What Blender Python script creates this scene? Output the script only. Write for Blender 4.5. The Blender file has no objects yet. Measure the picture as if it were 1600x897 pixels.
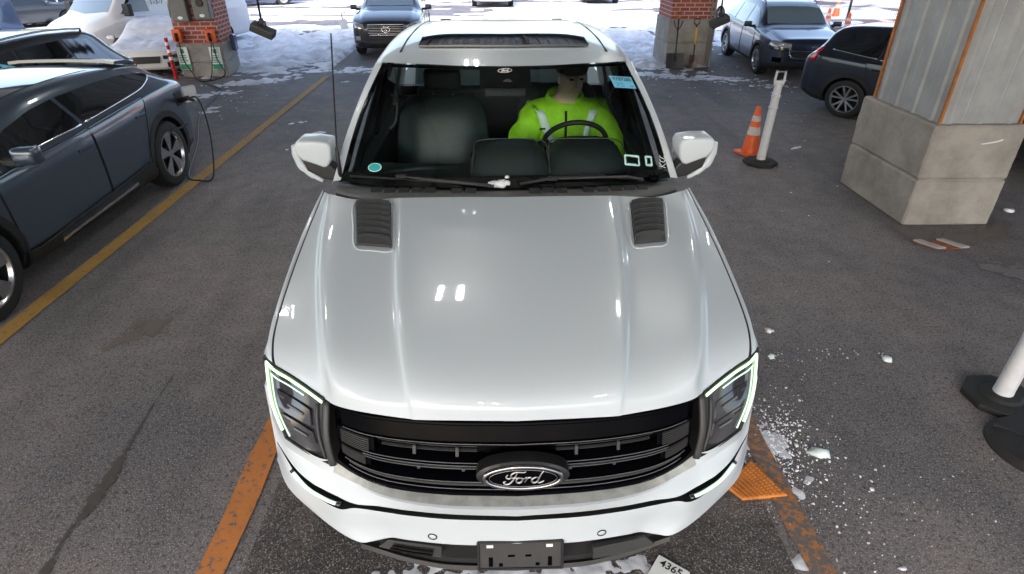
import bpy, bmesh, math, random
from mathutils import Vector, Matrix, noise
from mathutils.bvhtree import BVHTree
R = math.radians
random.seed(7)
S = bpy.context.scene
COL = S.collection

# ------------------------------------------------------------------ camera
CAM_F, CAM_P, CAM_YAW, CAM_H = 935.0, R(30.0), R(1.5), 2.47
cd = bpy.data.cameras.new('camera'); cam = bpy.data.objects.new('camera', cd); COL.objects.link(cam)
cd.sensor_width = 36.0; cd.lens = 36.0 * CAM_F / 1600.0; cd.clip_end = 900; cd.clip_start = 0.05
cam.location = (0, 0, CAM_H); cam.rotation_euler = (R(90) - CAM_P, 0, -CAM_YAW)
S.camera = cam
S.render.resolution_x, S.render.resolution_y = 1024, 574

# ------------------------------------------------------------------ world, sun, exposure
SUN_EL, SUN_AZ = R(38), R(200)      # azimuth clockwise from +y; the sun stands behind thin cloud, behind the camera
w = bpy.data.worlds.new('World'); S.world = w; w.use_nodes = True
wn = w.node_tree.nodes; wl = w.node_tree.links
sky = wn.new('ShaderNodeTexSky'); sky.sky_type = 'NISHITA'; sky.sun_disc = False
sky.sun_elevation = SUN_EL; sky.sun_rotation = SUN_AZ; sky.air_density = 1.0; sky.dust_density = 3.0; sky.ozone_density = 1.0
hs = wn.new('ShaderNodeHueSaturation'); hs.inputs['Saturation'].default_value = .9   # thin bright overcast
wl.new(sky.outputs[0], hs.inputs['Color']); wl.new(hs.outputs[0], wn['Background'].inputs[0]); wn['Background'].inputs[1].default_value = 0.15
sl = bpy.data.lights.new('sun', 'SUN'); so = bpy.data.objects.new('sun', sl); COL.objects.link(so)
sl.energy = 1.5; sl.angle = R(14); sl.color = (1.0, 0.99, 0.985)
so.rotation_euler = (R(90) - SUN_EL, 0, math.pi - SUN_AZ)
so.location = (0, -20, 30)
S.view_settings.view_transform = 'Standard'; S.view_settings.look = 'None'
S.view_settings.exposure = 1.9; S.view_settings.gamma = 1.0
S.cycles.use_denoising = True
S.cycles.max_bounces = 8; S.cycles.diffuse_bounces = 4; S.cycles.glossy_bounces = 4
S.cycles.transparent_max_bounces = 12; S.cycles.caustics_reflective = False; S.cycles.caustics_refractive = False
S.cycles.sample_clamp_indirect = 6.0

# ------------------------------------------------------------------ where a point of the survey photo lies in the world
_cp, _sp = math.cos(CAM_P), math.sin(CAM_P)
_f0 = Vector((math.sin(CAM_YAW), math.cos(CAM_YAW), 0)); _r = Vector((math.cos(CAM_YAW), -math.sin(CAM_YAW), 0)); _u0 = Vector((0, 0, 1))
_fw = _f0 * _cp - _u0 * _sp; _up = _f0 * _sp + _u0 * _cp; _O = Vector((0, 0, CAM_H))
def ray(px, py): return _fw + _r * ((px - 800) / CAM_F) + _up * ((448.5 - py) / CAM_F)
def at(px, py, z=None, y=None, x=None):
    d = ray(px, py)
    t = (z - CAM_H) / d.z if z is not None else (y / d.y if y is not None else x / d.x)
    return _O + d * t
def hit(bvh, px, py, root=Vector((0, 0, 0)), off=0.0):
    d = ray(px, py).normalized()
    h = bvh.ray_cast(_O - root, d)
    if h[0] is None:
        h = bvh.find_nearest(at(px, py, z=1.3) - root)
    n = h[1] if h[1].dot(d) < 0 else -h[1]
    return h[0] + n * off, n

# ------------------------------------------------------------------ materials
M = {}
def mat(name, base=(.5, .5, .5), rough=.5, metal=0, spec=.5, coat=0, emit=None, es=0, alpha=1, bump=0, bscale=40, vary=0, vscale=5, coat_r=.03, c2=None, rvar=0):
    m = bpy.data.materials.new(name); m.use_nodes = True
    nt = m.node_tree; p = nt.nodes['Principled BSDF']
    p.inputs['Base Color'].default_value = (*base, 1); p.inputs['Roughness'].default_value = rough
    p.inputs['Metallic'].default_value = metal; p.inputs['Specular IOR Level'].default_value = spec
    p.inputs['Coat Weight'].default_value = coat; p.inputs['Coat Roughness'].default_value = coat_r
    if emit: p.inputs['Emission Color'].default_value = (*emit, 1); p.inputs['Emission Strength'].default_value = es
    tc = None
    if vary or bump or rvar:
        tc = nt.nodes.new('ShaderNodeTexCoord')
    if vary or rvar:
        n = nt.nodes.new('ShaderNodeTexNoise'); n.inputs['Scale'].default_value = vscale; n.inputs['Detail'].default_value = 6; n.inputs['Roughness'].default_value = .6
        nt.links.new(tc.outputs['Object'], n.inputs['Vector'])
        if vary:
            cr = nt.nodes.new('ShaderNodeMapRange'); cr.inputs['From Min'].default_value = .35; cr.inputs['From Max'].default_value = .65
            nt.links.new(n.outputs['Fac'], cr.inputs['Value'])
            mx = nt.nodes.new('ShaderNodeMix'); mx.data_type = 'RGBA'
            lo = c2 if c2 else tuple(c * (1 - vary) for c in base)
            mx.inputs[6].default_value = (*lo, 1); mx.inputs[7].default_value = (*base, 1)
            nt.links.new(cr.outputs[0], mx.inputs[0]); nt.links.new(mx.outputs[2], p.inputs['Base Color'])
        if rvar:
            rr = nt.nodes.new('ShaderNodeMapRange'); rr.inputs['From Min'].default_value = .3; rr.inputs['From Max'].default_value = .7
            rr.inputs['To Min'].default_value = max(0, rough - rvar); rr.inputs['To Max'].default_value = rough + rvar
            nt.links.new(n.outputs['Fac'], rr.inputs['Value']); nt.links.new(rr.outputs[0], p.inputs['Roughness'])
    if bump:
        n2 = nt.nodes.new('ShaderNodeTexNoise'); n2.inputs['Scale'].default_value = bscale; n2.inputs['Detail'].default_value = 4
        nt.links.new(tc.outputs['Object'], n2.inputs['Vector'])
        b = nt.nodes.new('ShaderNodeBump'); b.inputs['Strength'].default_value = bump; b.inputs['Distance'].default_value = .01
        nt.links.new(n2.outputs['Fac'], b.inputs['Height']); nt.links.new(b.outputs[0], p.inputs['Normal'])
    M[name] = m
    return m
def glass(name, tint, refl_rough=.0, ior=1.5):
    m = bpy.data.materials.new(name); m.use_nodes = True; nt = m.node_tree
    for n in list(nt.nodes): nt.nodes.remove(n)
    o = nt.nodes.new('ShaderNodeOutputMaterial'); mx = nt.nodes.new('ShaderNodeMixShader')
    t = nt.nodes.new('ShaderNodeBsdfTransparent'); t.inputs[0].default_value = (*tint, 1)
    g = nt.nodes.new('ShaderNodeBsdfGlossy'); g.inputs['Roughness'].default_value = refl_rough
    f = nt.nodes.new('ShaderNodeFresnel'); f.inputs[0].default_value = ior
    nt.links.new(f.outputs[0], mx.inputs[0]); nt.links.new(t.outputs[0], mx.inputs[1]); nt.links.new(g.outputs[0], mx.inputs[2]); nt.links.new(mx.outputs[0], o.inputs[0])
    M[name] = m
    return m

mat('white_paint', (.575, .625, .66), .32, coat=.55, coat_r=.03, bump=.012, bscale=900, spec=.4)
mat('black_gloss', (.0022, .0022, .0035), .16, spec=.03, bump=.01, bscale=60, rvar=.05, vscale=9)
mat('black_plastic', (.012, .012, .013), .5, bump=.06, bscale=300, rvar=.12, vscale=14)
mat('grille_black', (.0022, .0022, .0035), .4, spec=.05, rvar=.1, vscale=20)
mat('grey_plastic', (.042, .042, .042), .5, bump=.04, bscale=200, vary=.15, vscale=20)
mat('rubber', (.011, .011, .011), .75, bump=.3, bscale=120, vary=.3, vscale=6)
mat('dirty_ledge', (.42, .43, .41), .5, coat=.3, coat_r=.3, vary=.3, vscale=22, bump=.03, bscale=120)
mat('chrome', (.75, .75, .76), .12, metal=1)
mat('dark_chrome', (.28, .28, .29), .2, metal=1)
mat('alloy', (.55, .55, .56), .28, metal=1, vary=.15, vscale=12)
mat('dark_alloy', (.04, .04, .045), .3, metal=.6)
mat('drl', (.8, 1, .85), .3, emit=(.55, 1.0, .45), es=.65)
mat('drl_soft', (.5, .6, .55), .2, emit=(.7, 1.0, .75), es=.22)
mat('lamp_dark', (.03, .03, .035), .12, coat=1, rvar=.05, vscale=30)
mat('lamp_lens', (.35, .36, .4), .08, coat=1, spec=.8)
mat('amber', (.5, .12, .02), .2, coat=1)
mat('red_lens', (.55, .01, .015), .15, coat=1)
mat('interior_dark', (.012, .017, .018), .6, vary=.3, vscale=9)
mat('leather', (.020, .030, .032), .42, bump=.08, bscale=90, vary=.25, vscale=8)
mat('dash', (.036, .047, .049), .55, bump=.1, bscale=160, vary=.2, vscale=6)
mat('hi_vis', (.42, .90, .02), .7, bump=.35, bscale=14, vary=.28, vscale=9)
mat('reflective', (.80, .92, .93), .35, bump=.15, bscale=40, vary=.12, vscale=18)
mat('skin', (.78, .52, .43), .55, vary=.18, vscale=14)
mat('cap', (.015, .015, .018), .85, bump=.2, bscale=150)
mat('trousers', (.02, .022, .03), .8)
mat('asph_crumb', (.08, .075, .07), .9)
glass('windshield', (.86, .95, .93), 0.0, 1.48); glass('side_glass', (.45, .5, .5)); glass('roof_glass', (.08, .09, .09), .02, 1.7)
mat('car_glass', (.008, .010, .012), .04, coat=1, spec=.7)
mat('car_glass_sky', (.16, .22, .26), .05, coat=1, spec=.8)  # pale blue base paints reflected sky into the glass
mat('snow', (.82, .84, .87), .55, bump=.6, bscale=22, vary=.3, vscale=1.9, c2=(.52, .52, .55))
mat('snow_dirty', (.62, .64, .68), .6, bump=.5, bscale=25, vary=.25, vscale=8)
mat('ice', (.66, .76, .76), .3, bump=.3, bscale=30)
mat('steel_panel', (.36, .37, .38), .4, metal=.15, vary=.22, vscale=3.5, bump=.03, bscale=60)
mat('steel_grey', (.20, .205, .21), .45, metal=.3, vary=.12, vscale=5)
mat('rust', (.30, .085, .02), .8, vary=.5, vscale=20)
mat('orange_trim', (.42, .15, .03), .6, vary=.35, vscale=9)
mat('box_grey', (.13, .135, .14), .5, vary=.12, vscale=7)
mat('conduit', (.42, .42, .42), .4, metal=.6)
mat('safety_orange', (.85, .13, .02), .5, vary=.25, vscale=8)
mat('cone_white', (.72, .62, .56), .6, vary=.25, vscale=20)
mat('post_white', (.62, .63, .66), .45, vary=.12, vscale=12, bump=.04, bscale=60)
mat('sign_white', (.72, .76, .74), .5); mat('sign_green', (.03, .30, .17), .5)
mat('cable', (.012, .012, .013), .5)
mat('paper', (.74, .76, .74), .7, vary=.08, vscale=9)
mat('ink', (.01, .01, .012), .7); mat('white_mark', (.8, .82, .82), .6)
mat('sticker_blue', (.16, .55, .78), .6); mat('sticker_teal', (.02, .34, .36), .6); mat('sticker_rim', (.55, .85, .8), .6)
mat('orange_paint', (.62, .21, .035), .7, vary=.35, vscale=16, bump=.3, bscale=120)
mat('wood_yellow', (.75, .42, .03), .5); mat('shovel_black', (.02, .02, .025), .5)
mat('van_white', (.68, .69, .72), .3, coat=.6); mat('red_paint', (.5, .06, .04), .5)
mat('led', (1, 1, 1), .4, emit=(1, .99, .95), es=38)

def asphalt(name, dark, light, big=.35, scale=170, rough=.78):
    m = bpy.data.materials.new(name); m.use_nodes = True; nt = m.node_tree; p = nt.nodes['Principled BSDF']
    tc = nt.nodes.new('ShaderNodeTexCoord')
    def nz(s, d=5, r=.6):
        n = nt.nodes.new('ShaderNodeTexNoise'); n.inputs['Scale'].default_value = s; n.inputs['Detail'].default_value = d; n.inputs['Roughness'].default_value = r
        nt.links.new(tc.outputs['Object'], n.inputs['Vector']); return n
    def mr(src, a, b, c=0, d=1):
        n = nt.nodes.new('ShaderNodeMapRange'); n.inputs[1].default_value = a; n.inputs[2].default_value = b; n.inputs[3].default_value = c; n.inputs[4].default_value = d
        nt.links.new(src, n.inputs[0]); return n
    def mix(f, a, b, bt='MIX'):
        n = nt.nodes.new('ShaderNodeMix'); n.data_type = 'RGBA'; n.blend_type = bt
        if hasattr(f, 'links'): nt.links.new(f, n.inputs[0])
        else: n.inputs[0].default_value = f
        for v, i in ((a, 6), (b, 7)):
            if isinstance(v, tuple): n.inputs[i].default_value = (*v, 1)
            else: nt.links.new(v, n.inputs[i])
        return n.outputs[2]
    big_n = nz(.55, 5); med = nz(5, 6, .7); fine = nz(scale, 2, .7); grit = nz(scale * .35, 3, .8)
    base = mix(mr(big_n.outputs[0], .38, .62).outputs[0], dark, light)
    brown = mix(mr(nz(1.1, 4).outputs[0], .50, .66, 0, .6).outputs[0], base, (.190, .155, .138))
    mm = mix(mr(med.outputs[0], .3, .7, 0, .5).outputs[0], brown, (dark[0] * .6, dark[1] * .6, dark[2] * .6))
    st = nt.nodes.new('ShaderNodeMapping'); st.inputs['Scale'].default_value = (1.6, .22, 1); nt.links.new(tc.outputs['Object'], st.inputs[0])
    sn = nt.nodes.new('ShaderNodeTexNoise'); sn.inputs['Scale'].default_value = 1.3; sn.inputs['Detail'].default_value = 5; nt.links.new(st.outputs[0], sn.inputs['Vector'])
    mm = mix(mr(sn.outputs[0], .5, .68, 0, .55).outputs[0], mm, (dark[0] * .55, dark[1] * .52, dark[2] * .5))
    sp = mix(mr(fine.outputs[0], .55, .69, 0, .9).outputs[0], mm, (.46, .44, .43))
    pit = mix(mr(grit.outputs[0], .32, .49, .9, 0).outputs[0], sp, (.018, .017, .017))
    nt.links.new(pit, p.inputs['Base Color'])
    nt.links.new(mr(med.outputs[0], .3, .7, rough - .12, rough + .1).outputs[0], p.inputs['Roughness'])
    b = nt.nodes.new('ShaderNodeBump'); b.inputs['Strength'].default_value = 1.0; b.inputs['Distance'].default_value = .007
    nt.links.new(grit.outputs[0], b.inputs['Height']); nt.links.new(b.outputs[0], p.inputs['Normal'])
    M[name] = m
asphalt('asphalt', (.122, .112, .116), (.228, .198, .186), scale=120)
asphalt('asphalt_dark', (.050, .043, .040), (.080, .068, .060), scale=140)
asphalt('asphalt_far', (.10, .09, .11), (.20, .19, .22), scale=40)

def worn_paint(name, col, hole):
    m = bpy.data.materials.new(name); m.use_nodes = True; nt = m.node_tree; p = nt.nodes['Principled BSDF']
    tc = nt.nodes.new('ShaderNodeTexCoord'); n = nt.nodes.new('ShaderNodeTexNoise'); n.inputs['Scale'].default_value = 26; n.inputs['Detail'].default_value = 8; n.inputs['Roughness'].default_value = .75
    nt.links.new(tc.outputs['Object'], n.inputs[0])
    cr = nt.nodes.new('ShaderNodeMapRange'); cr.inputs[1].default_value = hole; cr.inputs[2].default_value = hole + .07
    nt.links.new(n.outputs[0], cr.inputs[0])
    n2 = nt.nodes.new('ShaderNodeTexNoise'); n2.inputs['Scale'].default_value = 3.5; n2.inputs['Detail'].default_value = 5
    nt.links.new(tc.outputs['Object'], n2.inputs[0])
    c = nt.nodes.new('ShaderNodeMix'); c.data_type = 'RGBA'; c.inputs[6].default_value = (*[v * .62 for v in col], 1); c.inputs[7].default_value = (*col, 1)
    nt.links.new(n2.outputs[0], c.inputs[0])
    x = nt.nodes.new('ShaderNodeMix'); x.data_type = 'RGBA'; x.inputs[6].default_value = (.115, .105, .10, 1)
    nt.links.new(cr.outputs[0], x.inputs[0]); nt.links.new(c.outputs[2], x.inputs[7]); nt.links.new(x.outputs[2], p.inputs['Base Color'])
    p.inputs['Roughness'].default_value = .75
    b = nt.nodes.new('ShaderNodeBump'); b.inputs['Strength'].default_value = .5; b.inputs['Distance'].default_value = .005
    nt.links.new(n.outputs[0], b.inputs['Height']); nt.links.new(b.outputs[0], p.inputs['Normal'])
    M[name] = m
worn_paint('line_yellow', (.42, .24, .05), .38); worn_paint('line_orange', (.60, .21, .045), .40); worn_paint('line_orange_worn', (.50, .19, .04), .495)

def concrete(name, col):
    m = bpy.data.materials.new(name); m.use_nodes = True; nt = m.node_tree; p = nt.nodes['Principled BSDF']
    tc = nt.nodes.new('ShaderNodeTexCoord')
    a = nt.nodes.new('ShaderNodeTexNoise'); a.inputs['Scale'].default_value = 2.2; a.inputs['Detail'].default_value = 8; a.inputs['Roughness'].default_value = .7
    b_ = nt.nodes.new('ShaderNodeTexVoronoi'); b_.inputs['Scale'].default_value = 17
    nt.links.new(tc.outputs['Object'], a.inputs[0]); nt.links.new(tc.outputs['Object'], b_.inputs[0])
    x = nt.nodes.new('ShaderNodeMix'); x.data_type = 'RGBA'; x.inputs[6].default_value = (*[v * .62 for v in col], 1); x.inputs[7].default_value = (*col, 1)
    mr = nt.nodes.new('ShaderNodeMapRange'); mr.inputs[1].default_value = .36; mr.inputs[2].default_value = .62
    nt.links.new(a.outputs[0], mr.inputs[0]); nt.links.new(mr.outputs[0], x.inputs[0])
    pm = nt.nodes.new('ShaderNodeMapRange'); pm.inputs[1].default_value = .03; pm.inputs[2].default_value = .09; nt.links.new(b_.outputs['Distance'], pm.inputs[0])
    y = nt.nodes.new('ShaderNodeMix'); y.data_type = 'RGBA'; y.inputs[6].default_value = (*[v * .35 for v in col], 1)
    nt.links.new(pm.outputs[0], y.inputs[0]); nt.links.new(x.outputs[2], y.inputs[7]); nt.links.new(y.outputs[2], p.inputs['Base Color'])
    p.inputs['Roughness'].default_value = .85
    bb = nt.nodes.new('ShaderNodeBump'); bb.inputs['Strength'].default_value = .5; bb.inputs['Distance'].default_value = .02
    nt.links.new(a.outputs[0], bb.inputs['Height']); nt.links.new(bb.outputs[0], p.inputs['Normal'])
    M[name] = m
concrete('concrete', (.34, .315, .285))

def brick():
    m = bpy.data.materials.new('brick'); m.use_nodes = True; nt = m.node_tree; p = nt.nodes['Principled BSDF']
    tc = nt.nodes.new('ShaderNodeTexCoord'); sp = nt.nodes.new('ShaderNodeSeparateXYZ'); nt.links.new(tc.outputs['Object'], sp.inputs[0])
    geo = nt.nodes.new('ShaderNodeNewGeometry'); ns = nt.nodes.new('ShaderNodeSeparateXYZ'); nt.links.new(tc.outputs['Normal'], ns.inputs[0])
    ab = nt.nodes.new('ShaderNodeMath'); ab.operation = 'ABSOLUTE'; nt.links.new(ns.outputs[0], ab.inputs[0])
    gt = nt.nodes.new('ShaderNodeMath'); gt.operation = 'GREATER_THAN'; gt.inputs[1].default_value = .5; nt.links.new(ab.outputs[0], gt.inputs[0])
    mx = nt.nodes.new('ShaderNodeMix'); mx.data_type = 'FLOAT'; nt.links.new(gt.outputs[0], mx.inputs[0]); nt.links.new(sp.outputs[0], mx.inputs[2]); nt.links.new(sp.outputs[1], mx.inputs[3])
    cb = nt.nodes.new('ShaderNodeCombineXYZ'); nt.links.new(mx.outputs[0], cb.inputs[0]); nt.links.new(sp.outputs[2], cb.inputs[1])
    b = nt.nodes.new('ShaderNodeTexBrick'); nt.links.new(cb.outputs[0], b.inputs[0])
    b.inputs['Color1'].default_value = (.36, .075, .05, 1); b.inputs['Color2'].default_value = (.26, .05, .035, 1); b.inputs['Mortar'].default_value = (.42, .36, .33, 1)
    b.inputs['Scale'].default_value = 1.0; b.inputs['Brick Width'].default_value = .21; b.inputs['Row Height'].default_value = .082; b.inputs['Mortar Size'].default_value = .011
    nt.links.new(b.outputs[0], p.inputs['Base Color']); p.inputs['Roughness'].default_value = .85
    bb = nt.nodes.new('ShaderNodeBump'); bb.inputs['Strength'].default_value = .6; bb.inputs['Distance'].default_value = .01; bb.invert = True
    nt.links.new(b.outputs['Fac'], bb.inputs['Height']); nt.links.new(bb.outputs[0], p.inputs['Normal'])
    M['brick'] = m
brick()
def paint(name, col, coat=1, rough=.3, metal=.35): return mat(name, col, rough, metal=metal, coat=coat, coat_r=.03)

# ------------------------------------------------------------------ mesh helpers
def tag(o, label=None, cat=None, group=None, kind=None):
    if label: o['label'] = label
    if cat: o['category'] = cat
    if group: o['group'] = group
    if kind: o['kind'] = kind
    return o
def empty(name, loc, rz=0, label=None, cat=None, group=None):
    o = bpy.data.objects.new(name, None); COL.objects.link(o); o.location = loc; o.rotation_euler = (0, 0, rz); o.empty_display_size = .2
    return tag(o, label, cat, group)
def link(name, me, material, parent=None, smooth=True):
    o = bpy.data.objects.new(name, me); COL.objects.link(o)
    for mm in (material if isinstance(material, (list, tuple)) else [material]):
        me.materials.append(M[mm] if isinstance(mm, str) else mm)
    if smooth is not None:
        for p in me.polygons: p.use_smooth = bool(smooth)
    if parent: o.parent = parent
    return o
def obj(name, bm, material, parent=None, smooth=False, angle=None):
    me = bpy.data.meshes.new(name); bm.normal_update(); bm.to_mesh(me); bm.free()
    o = link(name, me, material, parent, smooth)
    if angle: me.set_sharp_from_angle(angle=R(angle))
    return o
def cr(p0, p1, p2, p3, t):
    return (p1 * 2 + (p2 - p0) * t + (p0 * 2 - p1 * 5 + p2 * 4 - p3) * t * t + (p1 * 3 - p0 - p2 * 3 + p3) * t * t * t) * .5
def spline(pts, n, closed=False):
    """n samples per segment, centripetal enough for evenly placed points"""
    pts = [Vector(p) for p in pts]; out = []; N = len(pts)
    for i in range(N - 1):
        a = pts[i - 1] if i > 0 else pts[i] * 2 - pts[i + 1]
        d = pts[i + 2] if i + 2 < N else pts[i + 1] * 2 - pts[i]
        for k in range(n): out.append(cr(a, pts[i], pts[i + 1], d, k / n))
    out.append(pts[-1]); return out
def resample(pts, n):
    pts = [Vector(p) for p in pts]
    L = [0]
    for a, b in zip(pts, pts[1:]): L.append(L[-1] + (b - a).length)
    out = []; j = 0
    for i in range(n):
        t = L[-1] * i / (n - 1)
        while j < len(L) - 2 and L[j + 1] < t: j += 1
        d = L[j + 1] - L[j]; out.append(pts[j].lerp(pts[j + 1], (t - L[j]) / d if d > 1e-9 else 0))
    return out
def sm(pts, n): return resample(spline(pts, 8), n)
def grid_faces(bm, G, flip=False, mi=0):
    V = [[bm.verts.new(p) for p in row] for row in G]
    for i in range(len(V) - 1):
        for j in range(len(V[0]) - 1):
            q = [V[i][j], V[i][j + 1], V[i + 1][j + 1], V[i + 1][j]]
            if flip: q.reverse()
            try: f = bm.faces.new(q); f.material_index = mi
            except ValueError: pass
    return V
def loftgrid(rows, nu, nv):
    """rows: lists of the same count of control points -> dense smooth grid"""
    R1 = [spline(r, nu) for r in rows]
    cols = [spline([r[j] for r in R1], nv) for j in range(len(R1[0]))]
    return [[cols[j][i] for j in range(len(cols))] for i in range(len(cols[0]))]
def box(bm, lo, hi, bev=0, mi=0, mtx=None, seg=1):
    r = bmesh.ops.create_cube(bm, size=1); vs = r['verts']
    for v in vs: v.co = Vector([(lo[k] + hi[k]) / 2 + v.co[k] * (hi[k] - lo[k]) for k in range(3)])
    fs = set(f for v in vs for f in v.link_faces)
    if bev:
        es = set(e for v in vs for e in v.link_edges)
        rr = bmesh.ops.bevel(bm, geom=list(es), offset=bev, segments=seg, affect='EDGES', profile=.7)
        vs = set(rr['verts']) | {v for v in vs if v.is_valid}
        fs = set(f for v in vs for f in v.link_faces)
    for f in fs: f.material_index = mi
    if mtx:
        for v in vs:
            if v.is_valid: v.co = mtx @ v.co
def tube(bm, pts, r, seg=8, cap=True, mi=0, radii=None, flat=1.0):
    pts = [Vector(p) for p in pts]; n = len(pts); rings = []
    ref = Vector((0, 0, 1))
    for i, p in enumerate(pts):
        d = (pts[min(i + 1, n - 1)] - pts[max(i - 1, 0)])
        if d.length < 1e-9: d = Vector((0, 0, 1))
        d.normalize()
        if abs(d.dot(ref)) > .95: ref = Vector((1, 0, 0)) if abs(d.x) < .9 else Vector((0, 1, 0))
        a = d.cross(ref).normalized(); b = a.cross(d).normalized(); ref = b
        rr = radii[i] if radii else r
        rings.append([bm.verts.new(p + a * rr * math.cos(2 * math.pi * k / seg) + b * rr * flat * math.sin(2 * math.pi * k / seg)) for k in range(seg)])
    for i in range(n - 1):
        for k in range(seg):
            f = bm.faces.new([rings[i][k], rings[i][(k + 1) % seg], rings[i + 1][(k + 1) % seg], rings[i + 1][k]]); f.material_index = mi
    if cap:
        for rg in (rings[0][::-1], rings[-1]):
            f = bm.faces.new(rg); f.material_index = mi
def lathe(bm, prof, seg=32, mi=0, axis='z', ctr=(0, 0, 0), close=False):
    """prof: list of (r, h)"""
    rings = []
    for r, h in prof:
        row = []
        for k in range(seg):
            a = 2 * math.pi * k / seg; c, s = r * math.cos(a), r * math.sin(a)
            v = {'z': (c, s, h), 'x': (h, c, s), 'y': (c, h, s)}[axis]
            row.append(bm.verts.new(Vector(v) + Vector(ctr)))
        rings.append(row)
    for i in range(len(rings) - 1):
        for k in range(seg):
            f = bm.faces.new([rings[i][k], rings[i][(k + 1) % seg], rings[i + 1][(k + 1) % seg], rings[i + 1][k]]); f.material_index = mi
    if close:
        bm.faces.new(rings[0][::-1]).material_index = mi; bm.faces.new(rings[-1]).material_index = mi
def prism(bm, poly, vec, mi=0, bev=0):
    """extrude a flat polygon (3D points) along vec"""
    vec = Vector(vec)
    a = [bm.verts.new(Vector(p)) for p in poly]; b = [bm.verts.new(Vector(p) + vec) for p in poly]
    fs = [bm.faces.new(a), bm.faces.new(b[::-1])]
    for i in range(len(a)):
        j = (i + 1) % len(a); fs.append(bm.faces.new([a[j], a[i], b[i], b[j]]))
    for f in fs: f.material_index = mi
    bmesh.ops.recalc_face_normals(bm, faces=fs)
    if bev:
        es = set(e for f in fs[:2] for e in f.edges)
        bmesh.ops.bevel(bm, geom=list(es), offset=bev, segments=2, affect='EDGES', profile=.6)
def ribbon(bm, G, th, mi=0):
    """a sheet given as a grid, thickened along its normals by th (behind it)"""
    n = len(G); m = len(G[0])
    def nrm(i, j):
        a = G[min(i + 1, n - 1)][j] - G[max(i - 1, 0)][j]; b = G[i][min(j + 1, m - 1)] - G[i][max(j - 1, 0)]
        c = a.cross(b); return c.normalized() if c.length > 1e-12 else Vector((0, 0, 1))
    B = [[G[i][j] - nrm(i, j) * th for j in range(m)] for i in range(n)]
    F = grid_faces(bm, G, mi=mi); K = grid_faces(bm, B, flip=True, mi=mi)
    def side(a, b):
        for i in range(len(a) - 1):
            f = bm.faces.new([a[i], b[i], b[i + 1], a[i + 1]]); f.material_index = mi
    side(F[0], K[0]); side(F[-1][::-1], K[-1][::-1]); side([r[0] for r in F][::-1], [r[0] for r in K][::-1]); side([r[-1] for r in F], [r[-1] for r in K])
    bmesh.ops.recalc_face_normals(bm, faces=bm.faces)
def text_mesh(txt, size, extrude=.0, shear=0, bold=0, spacing=1.0):
    cu = bpy.data.curves.new('t', 'FONT'); cu.body = txt; cu.size = size; cu.extrude = extrude; cu.shear = shear; cu.offset = bold
    cu.align_x = 'CENTER'; cu.align_y = 'CENTER'; cu.space_character = spacing; cu.resolution_u = 3
    o = bpy.data.objects.new('t', cu); COL.objects.link(o)
    dg = bpy.context.evaluated_depsgraph_get(); dg.update()
    me = bpy.data.meshes.new_from_object(o.evaluated_get(dg)); bpy.data.objects.remove(o); bpy.data.curves.remove(cu)
    me.materials.clear(); return me
def text(name, txt, size, material, parent, mtx, **k):
    me = text_mesh(txt, size, **k); me.transform(mtx); return link(name, me, material, parent, False)
def frame_mtx(loc, xdir, n):
    n = Vector(n).normalized(); x = Vector(xdir); x = (x - n * x.dot(n)).normalized(); y = n.cross(x)
    return Matrix(((x.x, y.x, n.x, loc[0]), (x.y, y.y, n.y, loc[1]), (x.z, y.z, n.z, loc[2]), (0, 0, 0, 1)))
SCRIPT = [  # strokes of the emblem lettering
    [(-.62, .30), (-.70, .12), (-.60, .02), (-.50, .10), (-.48, .30), (-.30, .46), (0.02, .44), (.12, .50)],
    [(-.22, .46), (-.30, .20), (-.42, -.12), (-.58, -.34), (-.74, -.34), (-.80, -.22), (-.70, -.16)],
    [(-.48, .06), (-.34, .08), (-.18, .06), (-.16, .12)],
    [(-.10, .06), (-.24, .0), (-.28, -.18), (-.18, -.28), (-.06, -.18), (-.02, .0), (-.10, .07), (-.04, .0), (.06, .02)],
    [(.06, .02), (.14, .10), (.16, .02), (.06, -.26)], [(.12, -.08), (.20, .06), (.30, .10), (.32, .02)],
    [(.62, .06), (.52, .10), (.38, -.02), (.36, -.2), (.46, -.28), (.58, -.18), (.66, .04)],
    [(.84, .52), (.76, .36), (.64, -.0), (.60, -.2), (.66, -.28), (.78, -.22), (.86, -.14)]]
def script_word(bm, mtx, w, r):
    for s in SCRIPT:
        pts = [mtx @ Vector((x * w, y * w, 0)) for x, y in [(p.x, p.y) for p in spline([(a, b, 0) for a, b in s], 5)]]
        n = len(pts); rad = [r * (.55 + .75 * math.sin(math.pi * (k + .6) / (n + .2))) for k in range(n)]
        tube(bm, pts, r, 6, radii=rad)
def disc_oval(bm, mtx, a, b, z0, z1, seg=40, bev=0, mi=0):
    prof = [(1, z0), (1, z1 - bev), (1 - bev / b, z1), (.0001, z1)]
    rings = [[bm.verts.new(mtx @ Vector((a * r * math.cos(2 * math.pi * k / seg), b * r * math.sin(2 * math.pi * k / seg), z))) for k in range(seg)] for r, z in prof]
    for i in range(len(rings) - 1):
        for k in range(seg):
            bm.faces.new([rings[i][k], rings[i][(k + 1) % seg], rings[i + 1][(k + 1) % seg], rings[i + 1][k]]).material_index = mi
def ring_oval(bm, mtx, a, b, wd, z, th, seg=48, mi=0):
    pts = [mtx @ Vector((a * math.cos(2 * math.pi * k / seg), b * math.sin(2 * math.pi * k / seg), z)) for k in range(seg + 1)]
    tube(bm, pts, wd, 6, cap=False, mi=mi)
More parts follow.
